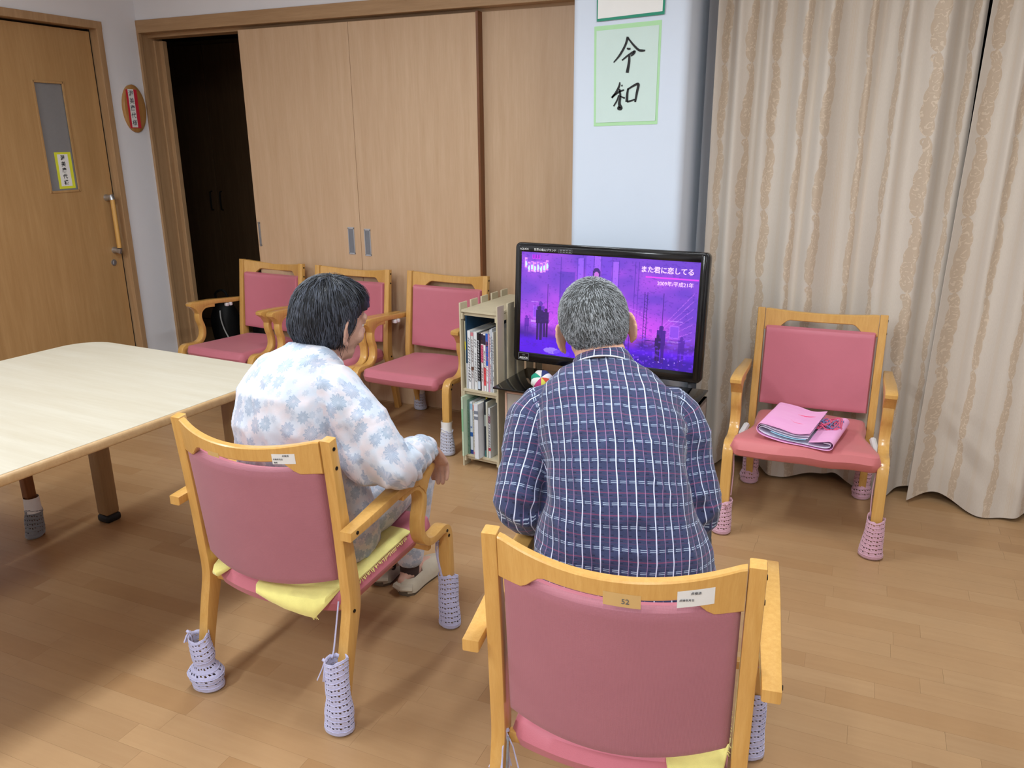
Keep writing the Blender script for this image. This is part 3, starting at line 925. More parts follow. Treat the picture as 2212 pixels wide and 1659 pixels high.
string(pm['RL'], [V((-.207, -.225, .33)), V((-.207, -.24, .25)), V((-.21, -.255, .18)), V((-.213, -.27, .12))], 'yarn_grey')
string(pm['FR'], [V((.272, .205, .335)), V((.282, .205, .28)), V((.286, .215, .20))])
child_local('sock_tie', tassel_bm((.25, .275, .13), .03, 8), M['yarn_pink'], pr_['FR'])
for q in ('FL', 'FR'):
    s = -1 if q == 'FL' else 1
    string(pr_[q], [V((s*.245, .225, .33)), V((s*.241, .222, .25)), V((s*.243, .228, .15))], 'yarn_pink')
# label stickers on the backrest rails
def sticker(ch, x, z, w_, h_, lines, ang=0, mat='label_paper'):
    n = 8; bm = bmesh.new(); cols = []
    for i in range(n+1):
        xx = x-w_/2+w_*i/n
        y = -.247+rail_y(xx)-.011-.0008+.004
        sl = lambda zz: (zz-.70)*-.10
        row = []
        for zz in (z-h_/2, z+h_/2):
            zz2 = zz + ang*(xx-x)
            row.append(bm.verts.new((xx, y+sl(zz2), zz2)))
        cols.append(row)
    for a, b_ in zip(cols, cols[1:]): bm.faces.new((a[0], b_[0], b_[1], a[1]))
    shell(bm, .0005)
    s = child_local('label_sticker', bm, M[mat], ch, False); s['label'] = 'white paper sticker on the rail'
    for (s_, dx, dz, size) in lines:
        xx = x+dx; y = -.247+rail_y(xx)-.011-.0016+.004 + (z+dz-.70)*-.10
        slope = (rail_y(xx+.01)-rail_y(xx-.01))/.02
        m = face_mtx((xx, y, z+dz), (1, slope, 0), (0, -.1, 1))
        me = bpy.data.meshes.new('sticker_print'); b = text_bm(s_, size, m, .0002); b.to_mesh(me); b.free()
        link('sticker_print', me, s, False, M['grey_ink'])
sticker(ch_lady, .135, .742, .052, .026, [('点検済', .006, .008, .0055), ('点検年月日', -.012, -.001, .0048), ('備考', -.018, -.0095, .0045)], .02)
sticker(ch_man, .135, .738, .058, .032, [('点検済', 0, .009, .006), ('点検年月日', -.014, -.004, .005)], .10)
M['tape_clear'] = plain('yellowed_clear_tape', rgb(206, 170, 112), .3, .05, 30, .05)
sticker(ch_man, .018, .728, .062, .026, [('52', .006, -.002, .014)], -.04, 'tape_clear')
sticker(ch_lady, -.06, .732, .04, .012, [], -.02, 'tape_clear')

# red-brown chair on the far side of the table: only one leg shows under the top
def brown_chair():
    t = empty('armchair', (-3.045, 1.575, 0), -pi/2, label='red-brown wooden chair on the far side of the table, its leg in a grey sock', cat='chair')
    def cp(key, name, idx=0):
        me = CM[key][idx].copy(); me.materials.clear(); me.materials.append(M['brown_wood'] if key not in ('seat', 'backrest') else M['pink_vinyl'])
        if key == 'backrest': me.materials.append(M['pink_back'])
        o = bpy.data.objects.new(name, me); C.objects.link(o); o.parent = t; return o
    for k, n_ in (('post', 'rear_leg'), ('front_leg', 'front_leg'), ('armrest', 'armrest'), ('side_rail', 'side_rail')):
        a = cp(k, n_, 0); b_ = cp(k, n_, 1)
        if k == 'front_leg': fl = a
    for k, n_ in (('top_rail', 'backrest_rail'), ('backrest', 'backrest'), ('seat', 'seat'), ('front_rail', 'front_rail'), ('rear_rail', 'rear_rail')): cp(k, n_)
    bm = sock_bm(-.265, .243, h=.11, r1=.034, seed=20, lean=(.008, -.006))
    o = child_local('crochet_sock', bm, M['yarn_grey'], fl); o['label'] = 'grey knitted leg sock'
    b = bmesh.new(); tube(b, [(-.265, .243, .105), (-.265, .243, .165)], [.030, .027], 14, caps=False)
    child_local('sock_tape', b, M['tape_white'], fl)
brown_chair()

# ================================================================== TABLE
def build_table():
    z1, th = .70, .030
    rz = radians(-3.9)
    # right-rear corner of the top in world, table frame: x along width, y along length
    cr = V((-1.742, 2.135, 0))
    t = empty('table', (cr.x, cr.y, 0), rz, label='large pale wooden table with rounded corners at the left', cat='table')
    Wd, L, r = 1.06, 1.85, .13
    poly = []
    for (cx, cy, a0) in ((-r*.9, -r*.9, 0), (-Wd+r, -r, pi/2), (-Wd+r, -L+r, pi), (-r, -L+r, 1.5*pi)):
        for k in range(9):
            a = a0+k/8*pi/2; poly.append((cx+r*cos(a)*(.9 if a0 == 0 else 1), cy+r*sin(a)*(.9 if a0 == 0 else 1)))
    def shrink(d):
        return [(x+(-d if x > -Wd/2 else d), y+(-d if y > -L/2 else d)) for x, y in poly]
    bm = bmesh.new(); prism(bm, poly, z1-th, z1-.0015, 'z', bevel=.008, seg=3)
    child_local('edge_band', bm, M['table_edge'], t)
    bm = bmesh.new(); prism(bm, shrink(.008), z1-.010, z1, 'z', bevel=.0008, seg=1)
    child_local('tabletop', bm, M['table_top'], t)
    bm = bmesh.new()
    i = .16
    for a in ((-Wd+i, -i, -i-.012, -i+.012), (-Wd+i, -i, -L+i-.012, -L+i+.012)): box(bm, a[0], a[1], a[2], a[3], z1-th-.05, z1-th)
    for a in ((-Wd+i-.012, -Wd+i+.012, -L+i, -i), (-i-.012, -i+.012, -L+i, -i)): box(bm, a[0], a[1], a[2], a[3], z1-th-.05, z1-th)
    child_local('apron', bm, M['table_leg'], t, False)
    for (x, y) in ((-.15, -.15), (-Wd+.15, -.15), (-.15, -L+.15), (-Wd+.15, -L+.15)):
        bm = bmesh.new(); box(bm, x-.031, x+.031, y-.031, y+.031, .03, z1-th-.0005, bevel=.012, seg=3)
        lg = child_local('leg', bm, M['table_leg'], t)
        bm = bmesh.new(); box(bm, x-.033, x+.033, y-.033, y+.033, 0, .032, bevel=.011, seg=3)
        child_local('leg_cap', bm, M['black_matt'], lg)
build_table()

# ================================================================== CURTAINS
def curtain(name, x0, x1, ybase, seed, label, nx=260, lean=0):
    rnd = random.Random(seed); nz = 26
    ph = [rnd.uniform(0, 6.3) for _ in range(6)]
    z0, z1 = .022, 2.36
    bm = bmesh.new(); uvl = bm.loops.layers.uv.new('UVMap'); G = []; U = []
    arc = 0; prev = None
    for i in range(nx+1):
        s = i/nx; x = x0+(x1-x0)*s
        col = []; 
        for j in range(nz+1):
            t = j/nz; z = z0+(z1-z0)*t
            k = 1-t
            # pleats tight on top, broad lazy folds at the hem
            a = .030*sin(2*pi*x/.118+ph[0]+.5*sin(x*7+ph[1]))*(.35+.65*t)
            b = .050*sin(2*pi*x/.36+ph[2]+.35*sin(x*9+ph[3])+.25*t)*(.35+.65*k)
            c = .016*sin(2*pi*x/.071+ph[4]+sin(x*13))*t**2
            y = ybase(x)+a+b+c+.008*sin(x*31+z*3+ph[5])
            zz = z + (.018*sin(2*pi*x/.36+ph[2])+.006*sin(x*23))*k**3
            xx = x+ .012*sin(2*pi*x/.24+ph[3])*k + lean*t*exp(-((x-x0)/.25)**2)
            col.append((xx, y, zz))
        if prev is not None:
            arc += math.hypot(col[nz][0]-prev[0], col[nz][1]-prev[1])
        prev = col[nz]
        G.append([bm.verts.new(p) for p in col]); U.append(arc)
    for i in range(nx):
        for j in range(nz):
            f = bm.faces.new((G[i][j], G[i+1][j], G[i+1][j+1], G[i][j+1]))
            for l, (a, b) in zip(f.loops, ((i, j), (i+1, j), (i+1, j+1), (i, j+1))):
                l[uvl].uv = (U[a], z0+(z1-z0)*b/nz)
    shell(bm, .0015)
    t = empty('curtain', ((x0+x1)/2, ybase((x0+x1)/2), 0), 0, label=label, cat='curtain', group='beige patterned curtains')
    obj('curtain_cloth', bm, M['curtain'], t)
    b = bmesh.new(); tube(b, [(x0-.0, ybase(x0), 2.385), (x1, ybase(x1), 2.385)], .012, 8)
    for i in range(int((x1-x0)/.1)):
        x = x0+.05+i*.1; box(b, x-.004, x+.004, ybase(x)-.004, ybase(x)+.004, 2.35, 2.375)
    obj('curtain_rail', b, M['lamp_body'], t)
curtain('curtain', -.628, .315, lambda x: 3.50+.075*max(0, (.05-x)/.65)-.02*exp(-((x-.28)/.05)**2), 3, 'beige curtain with scroll bands behind the bagged armchair')
curtain('curtain', .285, 2.30, lambda x: 3.440-.02*x+.02*exp(-((x-.30)/.05)**2), 8, 'beige curtain with scroll bands at the far right, overlapping the other', 480, .045)

# ================================================================== WALL PAPERS AND PLAQUES
YC = 3.34
def px2(x, y):
    """position on the column face, measured off the sheet's own proportions"""
    # sheet corners: (0,0) top-left .. in millimetre-like crop units
    return x, y
def green_poster():
    t = empty('calligraphy_sheet', (-.945, YC, 1.69), 0, label='pale green framed brush calligraphy sheet of two black characters on the column', cat='poster', group=None)
    A, B, Cc, D_ = (-1.081, 1.880), (-.808, 1.889), (-.809, 1.505), (-1.075, 1.500)
    bm = bmesh.new(); y0 = YC-.0012
    prism(bm, [A, B, Cc, D_], y0, YC-.0002, 'y'); g = plain('pale_green_card', rgb(176, 222, 172), .7, .03, 20, .1)
    obj('border', bm, g, t, False)
    def q(u, v, o=.0):   # u,v in 0..1 from top-left
        xt = A[0]+(B[0]-A[0])*u; zt = A[1]+(B[1]-A[1])*u; xb = D_[0]+(Cc[0]-D_[0])*u; zb = D_[1]+(Cc[1]-D_[1])*u
        return (xt+(xb-xt)*v, zt+(zb-zt)*v)
    bm = bmesh.new(); n = 16; G = []
    for i in range(n+1):
        G.append([])
        for j in range(n+1):
            x, z = q(.035+.93*i/n*1.0, .045+.92*j/n)
            G[-1].append(bm.verts.new((x, y0-.0010-.0014*abs(noise.noise(V((x*22, 1, z*40)))), z)))
    for i in range(n):
        for j in range(n): bm.faces.new((G[i][j+1], G[i+1][j+1], G[i+1][j], G[i][j]))
    obj('paper', bm, plain('thin_washi_sheet', rgb(204, 224, 218), .75, .03, 9, .4), t)
    # brush strokes; crop units: sheet spans x 322..768, y 175..840
    def cu(x, y): return q((x-322)/(768-322+(0)), (y-160)/(840-160))
    S = [([(550, 248), (535, 300), (500, 362), (458, 410)], [10, 9, 9, 5]), ([(553, 258), (585, 300), (622, 338), (645, 346), (668, 347)], [6, 8, 9, 10, 6]),
         ([(546, 322), (558, 328), (570, 327)], [6, 9, 7]), ([(514, 400), (552, 372), (596, 347), (592, 362), (574, 376)], [6, 8, 9, 9, 6]),
         ([(564, 372), (562, 420), (552, 485)], [8, 11, 13]),
         ([(503, 545), (499, 572), (478, 612), (449, 648)], [5, 9, 9, 8]), ([(447, 646), (495, 612), (533, 598)], [7, 8, 6]),
         ([(520, 563), (516, 574)], [5, 6]), ([(502, 590), (508, 640), (503, 690), (514, 722), (497, 722), (500, 708)], [7, 9, 12, 15, 12, 6]),
         ([(498, 632), (486, 668), (463, 706)], [6, 7, 6]), ([(508, 640), (540, 655)], [5, 7]),
         ([(561, 590), (556, 630), (554, 680)], [8, 10, 12]), ([(557, 597), (600, 573), (630, 566), (622, 620), (612, 684)], [7, 9, 11, 10, 8]),
         ([(556, 680), (585, 674), (610, 666)], [8, 7, 6])]
    bm = bmesh.new()
    for si, (pts, wd) in enumerate(S):
        if si == 5:
            shell(bm, .0004); obj('brush_writing', bm, M['ink'], t, False); bm = bmesh.new()
        P = spline(pts, 5); Wd = [w_[0] for w_ in spline([(w2,) for w2 in wd], 5)]
        out = ribbon([tuple(p) for p in P], [v_*1.6 for v_ in Wd])
        n = len(P)
        L = [bm.verts.new((lambda a: (a[0], y0-.0030, a[1]))(cu(*p))) for p in out[:n]]
        R = [bm.verts.new((lambda a: (a[0], y0-.0030, a[1]))(cu(*p))) for p in out[n:][::-1]]
        for a in range(n-1): bm.faces.new((L[a], L[a+1], R[a+1], R[a]))
    shell(bm, .0004)
    obj('brush_writing', bm, M['ink'], t, False)
    # second sheet above
    t2 = empty('calligraphy_sheet', (-.935, YC, 2.08), 0, label='dark green bordered calligraphy sheet at the top edge, above the pale green one', cat='poster')
    a0, a1, zb0, zb1 = -1.070, -.798, 1.897, 1.908
    bm = bmesh.new(); prism(bm, [(a0-.006, 2.27), (a1+.006, 2.28), (a1, zb1), (a0, zb0)], YC-.0060, YC-.0045, 'y')
    obj('border', bm, plain('dark_green_card', rgb(38, 140, 112), .6, .03, 20, .1), t2, False)
    bm = bmesh.new(); prism(bm, [(a0+.004, 2.26), (a1-.004, 2.27), (a1-.008, zb1+.011), (a0+.004, zb0+.010)], YC-.0068, YC-.0060, 'y')
    obj('paper', bm, M['white_paper'], t2, False)
    bm = bmesh.new(); out = ribbon([tuple(p) for p in spline([(-.925, 2.10), (-.923, 2.01), (-.920, 1.981), (-.913, 1.968)], 4)], [.012]*9+[.009]*3+[.004])
    prism(bm, out, YC-.0074, YC-.0068, 'y')
    obj('brush_writing', bm, M['ink'], t2, False)
green_poster()

NAME = '渥\n美\n庸\n代\n様'
# oval wooden plaque on left wall
def plaque():
    cy, cz = 3.660, 1.640
    t = empty('name_plaque', (XL, cy, cz), 0, label='oval wooden name plaque with red strip beside the room door', cat='sign')
    bm = bmesh.new(); rings = []
    tilt = radians(-4)
    for (k, dx) in ((1.0, .0004), (1.0, .012), (.95, .018), (.82, .021), (.4, .022)):
        ring = []
        for i in range(40):
            a = 2*pi*i/40; u, v = .080*k*cos(a), .132*k*sin(a)
            ring.append(bm.verts.new((XL+dx, cy+u*cos(tilt)-v*sin(tilt)*0, cz+v)))
        rings.append(ring)
    for a, b in zip(rings, rings[1:]):
        for i in range(40): bm.faces.new((a[i], a[(i+1) % 40], b[(i+1) % 40], b[i]))
    bm.faces.new(rings[-1]); bm.faces.new(rings[0][::-1])
    bmesh.ops.recalc_face_normals(bm, faces=bm.faces)
    obj('board', bm, wood('plaque_wood', rgb(186, 140, 84), rgb(160, 112, 60), .3, gs=14), t)
    x = XL+.0222
    def quad(y0, y1, z0, z1, xo, mat, nm, sh=0):
        bm = bmesh.new(); prism(bm, [(cy+y0, cz+z0), (cy+y1, cz+z0), (cy+y1, cz+z1), (cy+y0, cz+z1)], x+xo, x+xo+.0006, 'x')
        return obj(nm, bm, mat, t, False)
    red = plain('red_card', rgb(206, 44, 62), .6, .05, 20, .1)
    quad(-.058, .020, -.108, .104, 0, red, 'red_card')
    quad(-.044, -.004, -.104, .106, .0008, M['white_paper'], 'name_strip')
    m = face_mtx((x+.0016, cy-.024, cz+.0), (0, 1, 0), (0, 0, 1))
    obj('name_print', text_bm(NAME, .034, m, .0002, .0004, 1.18), M['grey_ink'], t, False)
plaque()
def door_sign():
    x = XL-.040-.0079+.0
    x = dx1-.0078
    y0, y1, z0, z1 = 3.136, 3.235, 1.214, 1.405
    t = empty('name_card', (x, (y0+y1)/2, (z0+z1)/2), 0, label='yellow bordered paper name card taped on the door window', cat='sign')
    yel = plain('yellow_card', rgb(222, 226, 60), .6, .05, 20, .1)
    bm = bmesh.new(); prism(bm, [(y0, z0), (y1, z0), (y1, z1), (y0, z1)], x, x+.0008, 'x'); obj('border', bm, yel, t, False)
    bm = bmesh.new(); prism(bm, [(y0+.014, z0+.013), (y1-.018, z0+.013), (y1-.02, z1-.011), (y0+.016, z1-.011)], x+.0008, x+.0014, 'x')
    obj('paper', bm, M['white_paper'], t, False)
    m = face_mtx((x+.0018, (y0+y1)/2-.004, (z0+z1)/2+.0), (0, 1, 0), (0, 0, 1))
    obj('name_print', text_bm(NAME, .027, m, .0002, .0005, 1.2), M['ink'], t, False)
door_sign()

# ================================================================== BOOKSHELF AND BOOKS
SH_O = V((-1.594, 3.096, 0)); SH_R = radians(-7.0)
def build_shelf():
    t = empty('bookshelf', SH_O, SH_R, label='small slatted plywood bookshelf filled with books, left of the television', cat='bookshelf')
    Wd, D = .190, .42
    H = .742
    # boards (local: x right, y back)
    for z, nm in ((.728, 'top_board'), (.365, 'middle_shelf'), (.050, 'bottom_shelf')):
        bm = bmesh.new(); box(bm, .004, Wd-.004, .002, D, z, z+.010)
        for yy in (.012, .10, .19, .28, .37): box(bm, .004, Wd-.004, yy, yy+.006, z-.016, z)
        child_local(nm, bm, M['shelf_wood'], t, False)
    for side in (0, 1):
        x0 = -.004 if side == 0 else Wd-.004
        for k in range(5):
            y0 = -.004+k*.088
            bm = bmesh.new(); box(bm, x0, x0+.008, y0, y0+.056, 0, .768, bevel=.001, seg=1)
            child_local('side_slat', bm, M['shelf_wood'], t, False)
        bm = bmesh.new()
        for z in (.70, .34, .03): box(bm, x0+(.008 if side == 0 else -.008), x0+(.016 if side == 0 else 0), 0, D, z-.004, z+.024)
        child_local('side_batten', bm, M['shelf_wood'], t, False)
    bm = bmesh.new()
    for z in (.10, .25, .42, .58): box(bm, 0, Wd, D, D+.006, z, z+.07)
    child_local('back_slats', bm, M['shelf_wood'], t, False)
    return t
shelf = build_shelf()
_bm = {}
def bmat(col):
    if col not in _bm: _bm[col] = plain('book_cover_%d' % len(_bm), rgb(*col), .45, .05, 30, .05)
    return _bm[col]
SM = Matrix.Translation(SH_O) @ Matrix.Rotation(SH_R, 4, 'Z')
def book(x, z, th, h, d, col, label, y0=.012, lean=0., title=None, tcol=(40, 40, 46), tsize=None, bands=(), group='upper', dashes=0):
    loc = SM @ V((x+th/2, y0+d/2, z))
    t = empty('book', loc, SH_R, label=label, cat='book', group=('books on the shelf top tier' if group == 'upper' else 'books on the shelf lower tier'))
    if lean: t.rotation_euler = (0, lean, SH_R)
    c = .0018; hw, hd = th/2, d/2
    bm = bmesh.new()
    box(bm, -hw, hw, -hd, -hd+c, 0, h); box(bm, -hw, -hw+c, -hd, hd, 0, h); box(bm, hw-c, hw, -hd, hd, 0, h)
    child_local('cover', bm, bmat(col), t, False)
    child_local('pages', bx(-hw+c, hw-c, -hd+c, hd-.003, .003, h-.003), M['page'], t, False)
    for (z0, z1, bc) in bands:
        child_local('spine_band', bx(-hw+.0003, hw-.0003, -hd-.0005, -hd+.0005, z0*h, z1*h), bmat(bc), t, False)
    ys = -hd-.0012
    if title:
        m = face_mtx((0, ys, h*.52), (1, 0, 0), (0, 0, 1))
        child_local('spine_title', text_bm('\n'.join(title), tsize or th*.62, m, .0002, .0002, 1.05), bmat(tcol), t, False)
    elif dashes:
        rnd = random.Random(dashes); bm = bmesh.new(); zz = h*.88
        while zz > h*.16:
            l = rnd.uniform(.006, .010); wq = hw*rnd.uniform(.35, .6)
            box(bm, -wq, wq*.3, ys, ys+.0004, zz-l*.35, zz); box(bm, -wq*.4, wq, ys, ys+.0004, zz-l, zz-l*.6)
            zz -= l+rnd.uniform(.003, .007)
            if rnd.random() < .12: zz -= .02
        o_ = child_local('spine_print', bm, bmat(tcol), t, False); o_['kind'] = 'stuff'
    return t
UP, LO = .3755, .0605
X = .012
def seq(items, z, grp):
    x = X
    for it in items:
        th = it['th']; a = dict(it); a.pop('th')
        book(x, z, th, group=grp, **a); x += th+.0006
upper = [
 dict(th=.005, h=.310, d=.26, col=(208, 204, 178), label='thin cream magazine at the far left of the top tier', bands=((.58, .70, (230, 214, 60)),)),
 dict(th=.008, h=.335, d=.34, col=(24, 62, 92), y0=.012, label='tall dark blue book on the top tier, second from the left', bands=((.0, .35, (196, 200, 206)),)),
 dict(th=.017, h=.268, d=.20, col=(224, 226, 230), label='wide white book with fine dark spine lettering, third on the top tier', dashes=3),
 dict(th=.014, h=.262, d=.20, col=(206, 204, 206), label='pale book with brown spine emblem on the top tier', dashes=4, tcol=(84, 60, 50), bands=((.94, 1, (196, 120, 130)), (.34, .40, (120, 84, 70)))),
 dict(th=.019, h=.266, d=.20, col=(216, 218, 220), label='thick white-grey book with grey spine writing on the top tier', dashes=5, tcol=(130, 130, 134)),
 dict(th=.013, h=.262, d=.19, col=(26, 26, 32), label='black book with white spine lettering on the top tier', dashes=6, tcol=(220, 220, 226), bands=((.02, .16, (196, 210, 226)),)),
 dict(th=.005, h=.258, d=.19, col=(44, 30, 44), label='thin dark purple book right of the black one'),
 dict(th=.012, h=.264, d=.18, col=(226, 214, 216), label='white book with pink and black blocks on its spine', bands=((.82, .99, (40, 30, 44)), (.50, .80, (222, 96, 132)),), dashes=8, tcol=(90, 60, 66)),
 dict(th=.012, h=.262, d=.18, col=(232, 226, 226), label='white book with a red spine lower half on the top tier', bands=((.82, .98, (44, 36, 60)), (.10, .42, (214, 74, 82))), dashes=9, tcol=(60, 44, 50)),
 dict(th=.011, h=.266, d=.18, col=(226, 230, 238), label='book with a long bright blue spine band on the top tier', bands=((.45, 1.0, (42, 92, 190)), (.78, .86, (30, 34, 60))), dashes=10, tcol=(200, 90, 96)),
 dict(th=.008, h=.262, d=.18, col=(214, 150, 176), label='thin pink book right of the blue-banded one', dashes=11, tcol=(230, 226, 230)),
 dict(th=.007, h=.285, d=.20, col=(228, 230, 236), label='thin tall white book with red dots near the right slats', dashes=12, tcol=(176, 60, 76)),
 dict(th=.006, h=.290, d=.20, col=(208, 214, 226), label='thin bluish-white book, second from the right of the top tier', dashes=13, tcol=(60, 70, 110)),
 dict(th=.006, h=.275, d=.20, col=(232, 232, 230), label='thin white booklet at the right end of the top tier', dashes=14),
]
seq(upper, UP, 'upper')
lower = [
 dict(th=.010, h=.285, d=.34, y0=-.030, col=(196, 216, 190), label='large green and white picture book at the left of the lower tier', bands=((.42, .80, (134, 182, 144)),)),
 dict(th=.007, h=.262, d=.30, y0=.004, col=(118, 150, 130), label='thin green mottled book behind the picture book on the lower tier', dashes=15, tcol=(60, 90, 74)),
 dict(th=.015, h=.252, d=.24, col=(220, 228, 238), label='white book with blue edged spine panel and small blue letter', bands=((.86, .97, (150, 190, 214)), (.34, .42, (48, 96, 170)), (.0, .08, (50, 70, 140))), title=['N'], tcol=(40, 90, 170), tsize=.012),
 dict(th=.015, h=.250, d=.24, col=(214, 204, 190), label='beige book with a salmon head band on the lower tier', bands=((.85, .96, (206, 140, 130)), (.0, .05, (206, 130, 150))), dashes=16, tcol=(150, 140, 130)),
 dict(th=.018, h=.254, d=.24, y0=.006, col=(214, 228, 236), label='white book with large green vertical title on its spine', title=['や', 'さ', 'し', 'い', '園', '芸', '図'], tcol=(0, 160, 130), tsize=.026, bands=((.84, .97, (150, 196, 220)), (.04, .10, (224, 170, 180)))),
 dict(th=.022, h=.262, d=.26, y0=-.030, col=(216, 220, 228), label='thick white box file pulled out from the lower tier', bands=((.72, .78, (120, 126, 140)), (.82, .88, (120, 126, 140)))),
 dict(th=.006, h=.285, d=.20, y0=.035, col=(226, 200, 60), label='thin yellow booklet sticking up behind the box file', bands=((.0, .2, (240, 236, 226)),)),
 dict(th=.009, h=.272, d=.22, y0=.010, col=(30, 40, 50), label='dark book with white blocks beside the pale panel on the lower tier', bands=((.55, .75, (170, 180, 176)), (.0, .12, (60, 110, 110)))),
 dict(th=.010, h=.265, d=.24, y0=.008, col=(214, 214, 200), label='cream hardback with plain spine on the lower tier'),
 dict(th=.012, h=.240, d=.22, y0=.010, col=(206, 208, 210), label='grey-white book with a red dot at the spine foot, right end of lower tier', dashes=18, tcol=(60, 50, 80), bands=((.14, .20, (210, 60, 70)), (.70, .84, (150, 110, 120)))),
]
seq(lower, LO, 'lower')

# ================================================================== TV STAND, TELEVISION, BEANBAG
def stand():
    rz = radians(-3)
    t = empty('tv_stand', (-.955, 3.12, 0), rz, label='low television stand with a black glass top and pale cabinet', cat='tv stand')
    child_local('glass_top', bx(-.422, .418, -.170, .175, .432, .440, bevel=.002), M['black_glass'], t)
    bm = bmesh.new()
    box(bm, -.385, -.369, -.115, .17, .0, .412); box(bm, .400, .416, -.115, .17, .0, .412)
    box(bm, -.385, .416, -.115, .17, .396, .412); box(bm, -.385, .416, -.115, .17, .03, .046); box(bm, -.385, .416, .16, .17, .03, .41)
    child_local('cabinet_body', bm, M['cabinet_grey'], t, False)
    bm = bmesh.new()
    box(bm, -.387, -.379, -.122, -.115, .0, .414); box(bm, -.387, .418, -.122, -.115, .406, .414); box(bm, .410, .418, -.122, -.115, 0, .414)
    child_local('front_rim', bm, M['rim_pink'], t, False)
    for x in (-.377, .020):
        d = child_local('cabinet_door', bx(x, x+.385, -.121, -.113, .048, .404, bevel=.001), M['cabinet_grey'], t, False)
        child_local('door_handle', bx(x+(.34 if x < 0 else .02), x+(.36 if x < 0 else .04), -.135, -.121, .20, .28, bevel=.003), M['steel_dark'], d)
    bm = bmesh.new()
    for x in (-.33, .36):
        for y in (-.08, .13): disc(bm, (x, y, .412), (0, 0, 1), .018, .0205)
    child_local('glass_support', bm, M['steel'], t)
stand()

